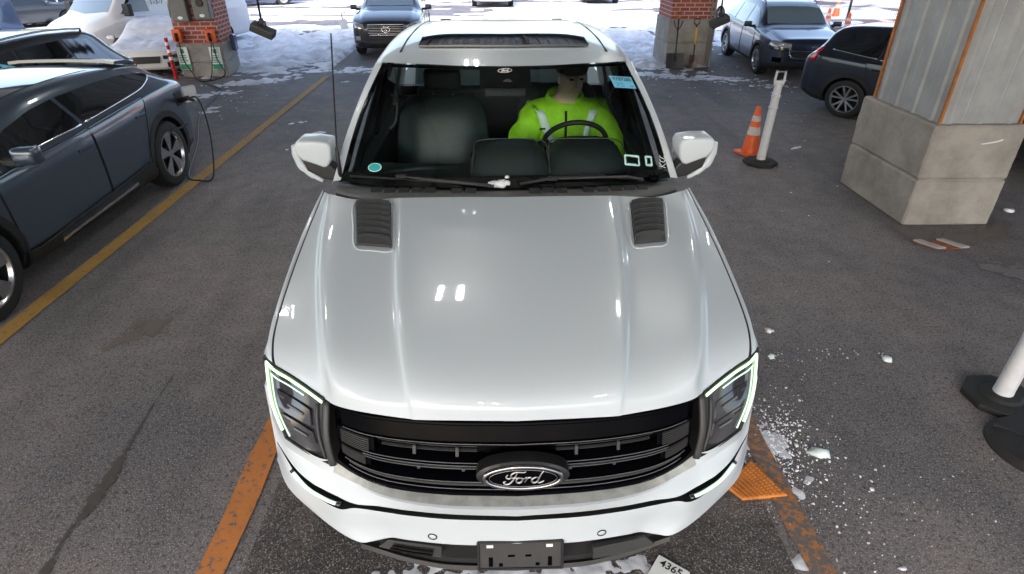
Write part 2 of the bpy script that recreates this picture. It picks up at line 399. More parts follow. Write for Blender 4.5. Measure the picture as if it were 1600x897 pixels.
def skin_figure(name, joints, edges, radii, material, parent, sub=2):
    """one continuous body: joints + bones grown with the Skin modifier, baked to a mesh"""
    me = bpy.data.meshes.new(name); me.from_pydata([Vector(j) for j in joints], edges, [])
    o = bpy.data.objects.new(name, me); COL.objects.link(o)
    o.modifiers.new('s', 'SKIN'); 
    for i, r in enumerate(radii):
        d = me.skin_vertices[0].data[i]; d.radius = r if isinstance(r, tuple) else (r, r)
        d.use_root = (i == 0)
    mm = o.modifiers.new('u', 'SUBSURF'); mm.levels = sub; mm.render_levels = sub
    dg = bpy.context.evaluated_depsgraph_get(); dg.update()
    m2 = bpy.data.meshes.new_from_object(o.evaluated_get(dg)); bpy.data.objects.remove(o); m2.materials.clear()
    return link(name, m2, material, parent, True)

# ================================================================== SETTING
def sheet(name, pts, z, material, kind='structure', sub=1):
    bm = bmesh.new(); bm.faces.new([bm.verts.new((p[0], p[1], z)) for p in pts])
    o = obj(name, bm, material); tag(o, kind=kind); return o
sheet('ground', [(-250, -60), (250, -60), (250, 500), (-250, 500)], 0, 'asphalt')
sheet('parking_lot', [(-120, 17), (120, 17), (120, 260), (-120, 260)], .004, 'asphalt_far')
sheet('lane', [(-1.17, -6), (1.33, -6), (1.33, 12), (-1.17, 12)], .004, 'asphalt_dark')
def wobbly(name, x0, x1, y0, y1, z, material, seed):
    bm = bmesh.new(); n = int((y1 - y0) / .15); prev = None
    for i in range(n + 1):
        y = y0 + (y1 - y0) * i / n
        a = noise.noise((y * 2.3, seed, 0)) * .012; b = noise.noise((y * 2.1, seed + 5, 0)) * .012
        c = (bm.verts.new((x0[0] + (x0[1] - x0[0]) * i / n + a, y, z)), bm.verts.new((x1[0] + (x1[1] - x1[0]) * i / n + b, y, z)))
        if prev: bm.faces.new([prev[0], prev[1], c[1], c[0]])
        prev = c
    return tag(obj(name, bm, material), kind='structure')
wobbly('lane_line', (-3.68, -3.63), (-3.53, -3.50), -3, 13.3, .008, 'line_yellow', 1)
wobbly('lane_line', (-1.37, -1.40), (-1.235, -1.265), -3, 12, .008, 'line_orange', 3)
wobbly('lane_line', (1.38, 1.40), (1.50, 1.52), -3, 12, .008, 'line_orange_worn', 6)
for k, (x, y0, y1) in enumerate([(-7.2, 30, 36), (2.6, 27, 34), (-3.6, 27, 34), (7.6, 30, 36)]):
    wobbly('bay_line', (x, x), (x + .12, x + .12), y0, y1, .012, 'white_mark', k + 20)

# canopy over the inspection lanes
CZ = 4.6
can = empty('canopy', (1, 5.5, CZ), 0, 'grey steel canopy roof over the inspection lanes', 'canopy')
mat('deck', (.55, .57, .55), .55, metal=.1, vary=.2, vscale=.8); mat('beam', (.10, .10, .10), .5, metal=.2); mat('beam_red', (.10, .045, .035), .6)
bm = bmesh.new(); xs = []; x = -11.0
while x < 12:
    for dx, dz in ((0, 0), (.11, 0), (.14, .05), (.25, .05)): xs.append((x + dx, dz))
    x += .28
G = [[Vector((a - 1, yy - 5.5, dz)) for a, dz in xs] for yy in (-4.6, 15.8)]
grid_faces(bm, G); obj('roof_deck', bm, 'deck', can)
bm = bmesh.new(); box(bm, (-12, -10.1, .12), (11.2, 10.4, .22)); obj('roof_top', bm, 'steel_grey', can)
for y in (-4.2, -1.2, 1.6, 5.9, 10.2, 15.4):
    bm = bmesh.new(); box(bm, (-12, y - 5.5 - .09, -.02), (11.1, y - 5.5 + .09, -.0)); box(bm, (-12, y - 5.5 - .09, -.38), (11.1, y - 5.5 + .09, -.36)); box(bm, (-12, y - 5.5 - .012, -.36), (11.1, y - 5.5 + .012, -.02))
    obj('roof_beam', bm, 'beam', can)
for x in (-9, -6.6, -4.2, -1.8, .7, 3.1, 5.5, 8, 10.5):
    bm = bmesh.new(); box(bm, (x - 1 - .04, -10.1, -.15), (x - 1 + .04, 10.2, -.005)); obj('purlin', bm, 'beam_red', can)
bm = bmesh.new()
for yy in (-4.7, 15.8): box(bm, (-12, yy - 5.5, -.3), (11.2, yy - 5.5 + .06, .3))
for xx in (-11.06, 12.2): box(bm, (xx - 1, -10.2, -.3), (xx - 1 + .06, 10.3, .3))
obj('fascia', bm, 'steel_panel', can)
def led_light(x, y, first=[None]):
    loc = (x, y, CZ - .42)
    if first[0] is None:
        r = empty('ceiling_light', loc, 0, None, 'ceiling light', 'twin strip lights under the canopy')
        bm = bmesh.new(); box(bm, (-.18, -.34, .0), (.18, .34, .06), .01); box(bm, (-.01, -.3, .06), (.01, .3, .42)); obj('housing', bm, 'steel_panel', r)
        for s in (-1, 1):
            bm = bmesh.new(); box(bm, (s * .085 - .022, -.20, -.012), (s * .085 + .022, .20, .001)); obj('light_strip', bm, 'led', r)
        first[0] = r
    else:
        r = first[0].copy(); COL.objects.link(r); r.location = loc
        for ch in first[0].children: c = ch.copy(); COL.objects.link(c); c.parent = r
    r['label'] = 'white twin strip light fixed under the canopy roof'
LED = [(-.4, 5.2), (1.55, 4.7), (-.4, 8.4), (2.2, 8.4), (-3.4, 5.2), (-3.4, 8.4), (4.6, 8.4), (-.4, -1.6), (1.85, -1.6)]
for x, y in LED: led_light(x, y)

def pillar_base(bm, x0, x1, y0, y1, h, joint):
    box(bm, (x0, y0, 0), (x1, y1, joint), .018); box(bm, (x0, y0, joint + .012), (x1, y1, h), .018); box(bm, (x0 + .02, y0 + .02, joint - .02), (x1 - .02, y1 - .02, joint + .03))
# steel clad pillar, right
BP = empty('pillar', (4.5, 6.0, 0), 0, 'wide pillar clad in pale ribbed steel with rust orange corner trim on a concrete base', 'pillar')
def chip(bm, amp=.007, cuts=14):
    bmesh.ops.subdivide_edges(bm, edges=bm.edges[:], cuts=cuts, use_grid_fill=True)
    for v in bm.verts:
        if v.co.z > .01: q = v.co * 7; v.co += Vector((noise.noise(q), noise.noise(q + Vector((9, 0, 0))), noise.noise(q + Vector((0, 9, 0))) * .7)) * amp + Vector((noise.noise(q * 4), noise.noise(q * 4 + Vector((5, 0, 0))), 0)) * amp * .5
bm = bmesh.new(); pillar_base(bm, -.45, .43, -.6, .66, 1.0, .47); chip(bm); obj('base', bm, 'concrete', BP, False)
bm = bmesh.new()
def ribs(p0, p1, nrm, z0, z1):
    p0, p1, nrm = Vector(p0), Vector(p1), Vector(nrm); L = (p1 - p0).length; d = (p1 - p0) / L; s = .04; pr = [p0]
    while s < L - .001:
        for ds, h in ((0, 0), (.02, .020), (.05, .020), (.07, 0), (.16, 0), (.166, .004), (.174, .004), (.18, 0)):
            if s + ds < L: pr.append(p0 + d * (s + ds) + nrm * h)
        s += .29
    pr.append(p1)
    grid_faces(bm, [[v + Vector((0, 0, z0)) for v in pr], [v + Vector((0, 0, z1)) for v in pr]])
a, b, c, d_ = (-.37, -.52), (.37, -.52), (.37, .56), (-.37, .56)
for p, q, n in ((a, b, (0, -1, 0)), (b, c, (1, 0, 0)), (c, d_, (0, 1, 0)), (d_, a, (-1, 0, 0))): ribs((*p, 0), (*q, 0), n, 1.0, CZ)
obj('cladding', bm, 'steel_panel', BP)
bm = bmesh.new()
for (x, y), sx, sy in ((a, -1, -1), (b, 1, -1), (c, 1, 1), (d_, -1, 1)):
    box(bm, (min(x, x + sx * .022), y + (sy * .022 if sy < 0 else -.006), 1.0), (max(x, x + sx * .022), y + (.006 if sy < 0 else .022), CZ - .01))
obj('corner_trim', bm, 'orange_trim', BP)
bm = bmesh.new()
tube(bm, [(.03, -.606, .83), (.1, -.607, .84), (.16, -.606, .85), (.22, -.607, .87)], .006, 5); obj('chalk_mark', bm, 'white_mark', BP)
# brick pillars
LB = empty('pillar', (-6.1, 13.7, 0), R(4), 'red brick pillar carrying grey electric boxes and two orange charger holsters', 'pillar', None)
bm = bmesh.new(); pillar_base(bm, -.46, .46, -.44, .44, .66, .28); obj('base', bm, 'concrete', LB)
bm = bmesh.new(); box(bm, (-.43, -.41, .66), (.43, .41, CZ)); obj('shaft', bm, 'brick', LB)
RB = empty('pillar', (4.36, 14.8, 0), 0, 'red brick pillar with two shovels leaning on its concrete base', 'pillar', None)
bm = bmesh.new(); pillar_base(bm, -.52, .52, -.58, .6, 1.0, .5); obj('base', bm, 'concrete', RB)
bm = bmesh.new(); box(bm, (-.49, -.55, 1.0), (.49, .57, CZ)); obj('shaft', bm, 'brick', RB)
bm = bmesh.new()
for dx in (.38, .45): tube(bm, [(dx, -.60, .02), (dx, -.60, 1.05), (dx, -.57, 1.15), (dx, -.57, CZ - .05)], .016, 8)
obj('conduit', bm, 'steel_grey', RB)

# ------------------------------------------------------------------ snow
def snow_sheet(name, x0, x1, y0, y1, step, fn, material='snow', kind='stuff', z=0.0):
    bm = bmesh.new(); nx = int((x1 - x0) / step) + 1; ny = int((y1 - y0) / step) + 1; V = {}
    H = {}
    for i in range(nx):
        for j in range(ny):
            x = x0 + i * step; y = y0 + j * step; H[i, j] = fn(x, y)
    def vert(i, j):
        if (i, j) not in V:
            h = H[i, j]; V[i, j] = bm.verts.new((x0 + i * step + noise.noise((i * .7, j * .7, 3)) * step * .3, y0 + j * step + noise.noise((i * .7, j * .7, 9)) * step * .3, z + max(h, -.004)))
        return V[i, j]
    for i in range(nx - 1):
        for j in range(ny - 1):
            q = [(i, j), (i + 1, j), (i + 1, j + 1), (i, j + 1)]
            if max(H[k] for k in q) > 0: bm.faces.new([vert(*k) for k in q])
    return tag(obj(name, bm, material, None, True), kind=kind)
def ns(x, y, s, seed=0.): return noise.noise((x * s, y * s, seed))
def bank(x, y):
    # the big trodden snow field beyond the canopy edge
    edge = 14.0 - .55 * math.exp(-((x + 5) / 1.6) ** 2) + .5 * ns(x, 0, .6, 4)
    if -3.7 < x < 2.6: edge = 20 + ns(x, 1, .8) * .5
    if x > 4.9: edge = 16.6 + .1 * x
    if x < -7.5: edge = 15
    d = (y - edge) * .35
    h = min(d, .36) + .46 * ns(x, y, 1.3, 2) + .50 * ns(x, y, 3.6, 5) + .34 * ns(x, y, 8.5, 7)
    if y > 19: h -= (y - 19) * .07
    return (h - .08) * .17 if h > .08 else (h - .08) * .1
snow_sheet('snow_bank', -12, 10, 13.0, 21.6, .075, bank)
def far_snow(x, y):
    h = -.03 + .6 * ns(x * .35, y * 1.3, .55, 1) + .45 * ns(x, y * 1.5, 1.1, 6)
    h += .25 * math.exp(-((x - 4) / 3.0) ** 2)
    return h * .06
tag(snow_sheet('snow_cover', -46, 46, 21.2, 75, .33, far_snow, z=.006), kind='stuff')
def streak(cx, cy, rx, ry, rot, dens, seed, amp=.03):
    c, s = math.cos(rot), math.sin(rot)
    def f(x, y):
        dx, dy = x - cx, y - cy; u = (dx * c + dy * s) / rx; v = (-dx * s + dy * c) / ry
        h = dens - (u * u + v * v) + .9 * ns(x, y, 5, seed) + .8 * ns(x, y, 12, seed + 3) + .5 * ns(x, y, 27, seed + 8)
        return min(h, 1.2) * amp
    return f
def snow_patch(cx, cy, rx, ry, rot, dens, seed, material='snow', step=.03, amp=.03):
    b = max(rx, ry) * 1.7
    return snow_sheet('snow_patch', cx - b, cx + b, cy - b, cy + b, step, streak(cx, cy, rx, ry, rot, dens, seed, amp), material)
snow_patch(4.3, 12.9, 2.0, .42, -.28, .25, 1, step=.05)
snow_patch(5.4, 12.1, 1.0, .3, -.2, -.1, 2, step=.05)
snow_patch(3.2, 13.4, .8, .35, -.2, .3, 4, step=.05)
snow_patch(-4.9, 12.7, .9, .35, .5, .55, 5, step=.045, amp=.05)
snow_patch(-5.3, 11.6, .75, .3, .6, .25, 6, step=.045)
snow_patch(-4.7, 10.6, .5, .2, .5, -.15, 7, step=.04)
snow_patch(-3.0, 14.0, 1.0, .5, .2, .3, 8, step=.05)
for k, (px, py, rx, ry) in enumerate([(463, 192, .22, .08), (496, 208, .16, .08), (516, 216, .09, .03), (472, 226, .12, .04), (449, 234, .08, .03), (540, 128, .15, .05), (330, 175, .3, .1), (1240, 232, .16, .03), (1330, 118, .2, .04)]):
    p = at(px, py, z=0); snow_patch(p.x, p.y, rx, ry, .5, .35, 11 + k, step=.02, amp=.02)
p = at(845, 905, z=0); snow_patch(p.x - .03, p.y + .05, .62, .22, 0, .9, 31, 'snow_dirty', .012, .01)
p = at(1205, 700, z=0); snow_patch(p.x - .03, p.y, .18, .28, .25, .42, 33, 'snow_dirty', .007, .007)
p = at(1262, 880, z=0); snow_patch(p.x, p.y, .09, .09, .2, .05, 35, 'snow_dirty', .009, .009)
p = at(1225, 745, z=0); snow_patch(p.x, p.y, .07, .30, .15, -.15, 36, 'snow', .010, .012)

def flake(bm, c, r, rnd):
    n = rnd.randint(4, 7); a0 = rnd.random() * 6; e = rnd.uniform(.45, 1); q = rnd.random() * 3
    top = []
    for k in range(n):
        a = a0 + 2 * math.pi * k / n; rr = r * rnd.uniform(.55, 1.15); x, y = rr * math.cos(a), rr * math.sin(a) * e
        top.append(Vector((c[0] + x * math.cos(q) - y * math.sin(q), c[1] + x * math.sin(q) + y * math.cos(q), .002 + r * rnd.uniform(.15, .5))))
    m = bm.verts.new(Vector((c[0], c[1], .002 + r * rnd.uniform(.5, .8)))); t = [bm.verts.new(p) for p in top]; b = [bm.verts.new(Vector((p.x + (p.x - c[0]) * .15, p.y + (p.y - c[1]) * .15, .0))) for p in top]
    for k in range(n):
        j = (k + 1) % n; bm.faces.new([m, t[k], t[j]]); bm.faces.new([t[k], b[k], b[j], t[j]])
def lump(bm, c, r, seed, flat=.6, jag=.35):
    res = bmesh.ops.create_icosphere(bm, subdivisions=2 if r > .02 else 1, radius=1)
    for v in res['verts']:
        n = v.co.copy(); k = 1 + jag * noise.noise(n * 1.7 + Vector((seed, seed * .7, 0)))
        v.co = Vector((n.x * r * k, n.y * r * k, max(n.z, -.5) * r * flat * k)) + Vector(c)
bm = bmesh.new(); rnd = random.Random(4)
def scatter(px, py, sx, sy, n, r0, r1):
    for _ in range(n):
        q = at(rnd.gauss(px, sx), rnd.gauss(py, sy), z=0); r = rnd.uniform(r0, r1) * rnd.uniform(.4, 1)
        if not (-1.0 < q.x < 1.05 and q.y > 1.75): flake(bm, (q.x, q.y), r, rnd)
scatter(1215, 690, 24, 36, 420, .0025, .011); scatter(1185, 790, 30, 14, 60, .002, .005); scatter(1200, 700, 16, 26, 300, .002, .007); scatter(1255, 740, 34, 40, 150, .002, .011); scatter(1330, 790, 60, 55, 70, .002, .009)
scatter(1190, 800, 40, 25, 40, .002, .006); scatter(1420, 800, 70, 50, 22, .003, .008); scatter(1230, 600, 40, 50, 30, .002, .007)
scatter(1300, 552, 50, 5, 26, .003, .010); scatter(1300, 160, 50, 20, 20, .004, .02); scatter(1250, 230, 60, 60, 26, .004, .014)
scatter(900, 880, 120, 12, 60, .002, .007); scatter(470, 200, 40, 30, 20, .003, .014); scatter(1060, 120, 50, 18, 60, .006, .03); scatter(1180, 132, 40, 10, 40, .006, .03); scatter(330, 150, 50, 20, 60, .006, .035)
tag(obj('snow_crumbs', bm, 'snow', None, False), kind='stuff')
LUMPS = [(1386, 563, .032, 1, 'round white snowball lying alone on the asphalt right of the truck'), (1281, 709, .034, 1.6, 'elongated slab of snow beside the worn orange line'),
         (1202, 518, .026, 1.2, 'small snow lump nearest to the front fender of the truck'), (1205, 558, .022, 1.2, 'small snow lump between the fender and the row of slush bits'),
         (1362, 765, .014, 1.1, 'tiny snow pebble lying apart right of the crumbs'), (1245, 697, .017, 1, 'snow chip lying just left of the elongated slab'),
         (1410, 890, .014, 1.5, 'tiny snow chip near the bottom edge right of the worn line'), (1575, 330, .035, 1.3, 'snow lump lying right of the concrete pillar base')]
for k, (px, py, r, st, lb) in enumerate(LUMPS):
    bm = bmesh.new(); lump(bm, (0, 0, 0), r, k * 7.3, .6, .3 if k == 0 else 1.1)
    for v in bm.verts: v.co.x *= st
    o = obj('snow_lump', bm, 'ice' if k in (0, 1, 3) else 'snow', None, True); o.location = at(px, py, z=0) + Vector((0, 0, r * .3)); o.rotation_euler.z = -.3
    tag(o, lb, 'snow lump', 'lumps of snow fallen on the asphalt')

# stains on the asphalt (real dark marks)
mat('stain', (.075, .066, .058), .55, vary=.3, vscale=20); mat('stain_soft', (.125, .105, .09), .75); mat('puddle_dry', (.17, .155, .15), .5, vary=.15, vscale=6)
def blot(name, pts, r, seed, material, z=.0045, step=.02, lift=0.0):
    """irregular flat mark along a ground path of (px, py, half width)"""
    P = [(at(a, b, z=0), c) for a, b, c in pts]
    xs_ = [p.x for p, _ in P]; ys_ = [p.y for p, _ in P]; m = max(c for _, c in P) * 2
    def f(x, y):
        best = -9
        for (a, ra), (b, rb) in zip(P, P[1:]):
            d = b - a; t = max(0, min(1, ((x - a.x) * d.x + (y - a.y) * d.y) / max(d.x ** 2 + d.y ** 2, 1e-9)))
            q = a + d * t; rr = ra + (rb - ra) * t
            best = max(best, 1 - math.hypot(x - q.x, y - q.y) / max(rr, .004))
        return best + .9 * ns(x, y, 9, seed) + .9 * ns(x, y, 26, seed + 2) - .15
    bm = bmesh.new(); V = {}; nx = int((max(xs_) - min(xs_) + 2 * m) / step); ny = int((max(ys_) - min(ys_) + 2 * m) / step)
    x0, y0 = min(xs_) - m, min(ys_) - m
    for i in range(nx):
        for j in range(ny):
            if f(x0 + (i + .5) * step, y0 + (j + .5) * step) > 0:
                q = []
                for a, b in ((i, j), (i + 1, j), (i + 1, j + 1), (i, j + 1)):
                    if (a, b) not in V: V[a, b] = bm.verts.new((x0 + a * step + ns(a, b, .9, 1) * step * .5, y0 + b * step + ns(a, b, .9, 5) * step * .5, z))
                    q.append(V[a, b])
                bm.faces.new(q)
    return tag(obj(name, bm, material), kind='structure')
blot('oil_stain', [(272, 585, .004), (235, 640, .006), (205, 690, .010), (172, 745, .034), (150, 780, .040), (120, 815, .018), (95, 850, .008), (72, 890, .022)], 0, 3, 'stain', step=.007)
blot('damp_mark', [(175, 540, .05), (230, 512, .12), (262, 500, .05)], 0, 9, 'stain_soft', step=.02)
blot('puddle', [(1540, 418, .06), (1585, 425, .17), (1640, 440, .2)], 0, 5, 'puddle_dry', step=.02)
blot('damp_mark', [(1400, 352, .06), (1430, 372, .12), (1530, 372, .12), (1570, 350, .08)], 0, 15, 'stain_soft', step=.02)

# ================================================================== THE WHITE PICKUP
TR0 = Vector((.055, 1.38, 0))
TR = empty('pickup_truck', TR0, 0, 'white pickup truck with black grille and hood vents, driver at the wheel', 'pickup truck')
def L(px, py, z=None, y=None, x=None):
    """left half of the truck, in truck coordinates, x counted positive"""
    p = at(px, py, z=z, y=(y + TR0.y if y is not None else None)) - TR0
    return Vector((-p.x, p.y, p.z))
def both(G):
    """left-half grid (x positive, column 0 on the centre line) -> full grid"""
    out = []
    for row in G:
        left = [Vector((-p.x, p.y, p.z)) for p in row][::-1]; out.append(left[:-1] + [Vector((0, row[0].y, row[0].z))] + [p.copy() for p in row[1:]])
    return out
def mir(G, s): return [[Vector((p.x * s, p.y, p.z)) for p in r] for r in G]
HC = [
 [(800,308,1.32),(800,375,1.30),(801,450,1.27),(802,545,1.225),(803,605,1.183),(803,636,1.145),(803,658,1.09)],
 [(716,308,1.322),(714,375,1.302),(712,450,1.273),(712,545,1.227),(712,604,1.185),(712,634,1.145),(710,657,1.09)],
 [(634,309,1.325),(631,378,1.304),(630,450,1.278),(636,545,1.232),(643,600,1.188),(648,630,1.144),(652,656,1.087)],
 [(613,310,1.308),(611,380,1.285),(609,450,1.260),(617,545,1.215),(625,600,1.174),(632,629,1.136),(636,654,1.085)],
 [(560,312,1.30),(558,382,1.279),(557,450,1.255),(565,543,1.212),(574,592,1.171),(579,622,1.13),(580,646,1.08)],
 [(518,304,1.285),(509,375,1.273),(507,450,1.254),(512,540,1.214),(519,585,1.172),(524,612,1.125),(528,635,1.07)],
 [(513,303,1.272),(497,370,1.250),(492,445,1.228),(495,530,1.187),(502,572,1.150),(506,598,1.115),(502,619,1.075)],
 [(509,301,1.268),(488,364,1.242),(475,436,1.215),(464,517,1.172),(465,556,1.14),(467,578,1.112),(466,594,1.085)],
 [(507,300,1.263),(483,358,1.240),(458,425,1.212),(434,500,1.170),(428,535,1.145),(428,556,1.122),(431,573,1.10)]]
HL = [[L(*p) for p in c] for c in HC]
for c in HL[:1]:
    for p in c: p.x = 0
rows = [[c[i] for c in HL] for i in range(7)]
hg = loftgrid(rows, 5, 8)
for _ in range(14):   # fair the panel lengthwise, ends and creases kept
    ng = [[p.copy() for p in q] for q in hg]
    for i in range(1, len(hg) - 1):
        if i > len(hg) - 9: continue
        for j in range(len(hg[0])):
            ng[i][j] = hg[i][j].lerp((hg[i - 1][j] + hg[i + 1][j]) / 2, .6)
    hg = ng
for _ in range(3):
    ng = [[p.copy() for p in q] for q in hg]
    for i in range(len(hg)):
        for j in range(1, len(hg[0]) - 1):
            if j < 9 or j > 14: ng[i][j].z = hg[i][j].z * .5 + (hg[i][j - 1].z + hg[i][j + 1].z) / 4
    hg = ng
bm = bmesh.new(); grid_faces(bm, both(hg)); bmesh.ops.recalc_face_normals(bm, faces=bm.faces)
if sum(f.normal.z for f in bm.faces) < 0: bmesh.ops.reverse_faces(bm, faces=bm.faces)
hood_bvh = BVHTree.FromBMesh(bm)
obj('hood', bm, 'white_paint', TR, True)
Ecol = [r[-1] for r in hg]
FC = [(505,297,1.25),(478,352,1.225),(450,425,1.198),(427,495,1.155),(419,530,1.132),(415,543,1.118),(413,553,1.10)]
Fl = [L(*p) for p in FC]
Er = [hg[min(8 * i, len(hg) - 1)][-1] for i in range(7)]
fr = []
for e, f in zip(Er, Fl):
    e2 = e + Vector((.007, 0, -.003))
    fr.append([e2, e2.lerp(f, .5) + Vector((.004, 0, .006)), f, Vector((f.x + .015, f.y + .0, f.z - .05)), Vector((f.x + .02, f.y, f.z - .17))])
fg = loftgrid(fr, 5, 8)
for s in (-1, 1):
    bm = bmesh.new(); grid_faces(bm, mir(fg, s)); bmesh.ops.recalc_face_normals(bm, faces=bm.faces)
    obj('fender', bm, 'white_paint', TR, True)
    bm = bmesh.new(); tube(bm, [Vector((p.x * s + s * .0035, p.y, p.z - .006)) for p in Ecol], .0065, 6); obj('panel_gap', bm, 'black_plastic', TR, True)

# front fascia and bumper skins
ROW = {
'A': [(801,776,.81),(710,774,.81),(640,768,.81),(592,758,.815),(552,740,.83),(524,722,.85),(500,716,.865),(480,706,.875),(446,683,.89),(422,632,.95)],
'B': [(801,797,.80),(710,795,.80),(640,787,.80),(592,775,.80),(552,757,.80),(520,742,.80),(500,731,.805),(478,718,.81),(446,695,.83),(426,655,.88)],
'C': [(801,807,.75),(710,804,.75),(640,798,.75),(592,791,.75),(553,787,.74),(522,773,.74),(504,764,.745),(485,753,.75),(460,730,.76),(433,690,.81)],
'D': [(801,814,.735),(710,812,.735),(640,806,.735),(592,799,.735),(555,794,.73),(533,796,.715),(510,786,.71),(482,766,.71),(459,736,.74),(433,691.5,.808)],
'E': [(801,823,.70),(710,821,.70),(640,815,.70),(592,808,.70),(556,803,.70),(530,803,.68),(505,790,.68),(476,769,.68),(453,742,.715),(434,700,.77)],
'E2':[(801,838,.64),(710,836,.64),(640,829,.64),(600,824,.63),(566,824,.62),(536,820,.61),(510,806,.615),(478,783,.63),(450,752,.655),(434,712,.70)],
'F': [(801,853,.58),(710,851,.58),(640,844,.58),(612,840,.57),(585,845,.55),(562,847,.545),(530,831,.55),(490,800,.58),(450,761,.62),(433,718,.665)]}
RL = {k: [L(*p) for p in v] for k, v in ROW.items()}
for v in RL.values(): v[0].x = 0
def skin(name, keys, material, nv=3, parent=TR, cols=None, th=0):
    rr = [RL[k] if isinstance(k, str) else k for k in keys]
    g = loftgrid(rr, 5, nv); bm = bmesh.new(); grid_faces(bm, both(g)); bmesh.ops.recalc_face_normals(bm, faces=bm.faces)
    if sum(f.normal.y for f in bm.faces) > 0: bmesh.ops.reverse_faces(bm, faces=bm.faces)
    bv = BVHTree.FromBMesh(bm); return obj(name, bm, material, parent, True, 35), bv
# fascia side return joins headlight underside to the fender line
fas, _ = skin('grille_surround', ['A', 'B'], 'white_paint', 2)
ledge = [[p + Vector((0, -.0008, .0015)) for p in RL['A'][:6]], [p.lerp(q, .80) + Vector((0, -.0008, .0015)) for p, q in zip(RL['A'][:6], RL['B'][:6])]]
g = loftgrid(ledge, 5, 2); bm = bmesh.new(); grid_faces(bm, both(g)); obj('dirty_ledge', bm, 'dirty_ledge', TR, True)
skin('fascia_lip', ['B', 'C'], 'white_paint', 3)
rec = [p + Vector((-.002, .05, 0)) for p in RL['C']]; rec2 = [p + Vector((-.002, .05, 0)) for p in RL['D']]
skin('bumper_seam', [RL['C'], rec, rec2, RL['D']], 'black_plastic', 1)
bmp, bump_bvh = skin('bumper', ['D', 'E', 'E2', 'F'], 'white_paint', 4)
# lower valance, black
GF = [(801,885,.45),(710,883,.45),(660,876,.46),(625,868,.475),(590,857,.505),(564,849,.54)]
FF = [Vector(p) for p in RL['F'][:6]]
GL = [L(*p) for p in GF]; GL[0].x = 0
FFi = [p + Vector((0, .035, .005)) for p in FF]; GLi = [p + Vector((0, .03, .0)) for p in GL]
v1, _ = skin('lower_intake', [FF, FFi, GLi, GL], 'black_plastic', 2)
GL2 = [p + Vector((0, .02, -.035)) for p in GL]; GL3 = [p + Vector((0, .3, -.06)) for p in GL]
skin('skid_lip', [GL, GL2, GL3], 'grey_plastic', 2)
# painted chin strip on each side of the plate, fog inserts
for s in (-1, 1):
    bm = bmesh.new()
    a = [L(607,842,.560), L(640,846,.56), L(690,853,.555)]; b = [L(592,853,.525), L(640,864,.505), L(690,870,.495)]
    g = [[p + Vector((0, -.004, 0)) for p in resample(a, 8)], [p + Vector((0, -.004, 0)) for p in resample(b, 8)]]
    ribbon(bm, mir(g, s), .02); ins = obj('fog_insert', bm, 'grey_plastic', TR)
    bm = bmesh.new()
    for t in (.32, .62): tube(bm, [Vector((s * p.x, p.y - .012, p.z)) for p in [g[0][i].lerp(g[1][i], t) for i in range(1, 7)]], .005, 6)
    obj('fin', bm, 'black_gloss', ins)
    bm = bmesh.new(); q = L(628, 874, .47); lathe(bm, [(.0001, -.03), (.03, -.03), (.036, 0), (.03, .03), (.0001, .03)], 20, axis='x'); 
    for v in bm.verts: v.co += Vector((s * q.x, q.y + .05, q.z - .03))
    obj('tow_hook', bm, 'black_plastic', TR, True)
    # parking sensor rings
    bm = bmesh.new(); q, n = hit(bump_bvh, 676 if s < 0 else 940, 838 if s < 0 else 832, TR0)
    disc_oval(bm, frame_mtx(q, (1, 0, 0), n), .014, .014, 0, .003, 20, .002); k = obj('parking_sensor', bm, 'white_paint', TR, True)
    bm = bmesh.new(); ring_oval(bm, frame_mtx(q, (1, 0, 0), n), .0155, .0155, .0022, .002, 0, 20); obj('rim', bm, 'black_plastic', k, True)
# licence plate bracket
q, n = hit(bump_bvh, 809, 845, TR0); pc = L(801, 856, .555)
mt = frame_mtx(Vector((.012, pc.y - .018, .545)), (1, 0, 0), Vector((0, -1, .22)))
bm = bmesh.new(); box(bm, (-.155, -.062, -.012), (.155, .064, .004), .004, mtx=mt); plt = obj('plate_bracket', bm, 'grey_plastic', TR)
bm = bmesh.new()
for a in ((-.155, .054, .155, .064), (-.155, -.064, .155, -.056), (-.157, -.06, -.147, .06), (.147, -.06, .157, .06)): box(bm, (a[0], a[1], .004), (a[2], a[3], .010), .002, mtx=mt)
obj('rim', bm, 'black_plastic', plt)
bm = bmesh.new()
for a in ((-.115, -.05, -.10, -.01), (.10, -.05, .115, -.01), (-.078, -.05, -.064, -.036), (.055, -.048, .070, -.036), (-.045, -.008, -.02, .0), (.018, -.008, .04, 0)): box(bm, (a[0], a[1], .0045), (a[2], a[3], .006), mtx=mt)
obj('slot', bm, 'black_gloss', plt)
for x in (-.11, .105):
    bm = bmesh.new(); box(bm, (x - .012, .034, .004), (x + .012, .046, .008), .001, mtx=mt); obj('clip', bm, 'white_mark', plt)

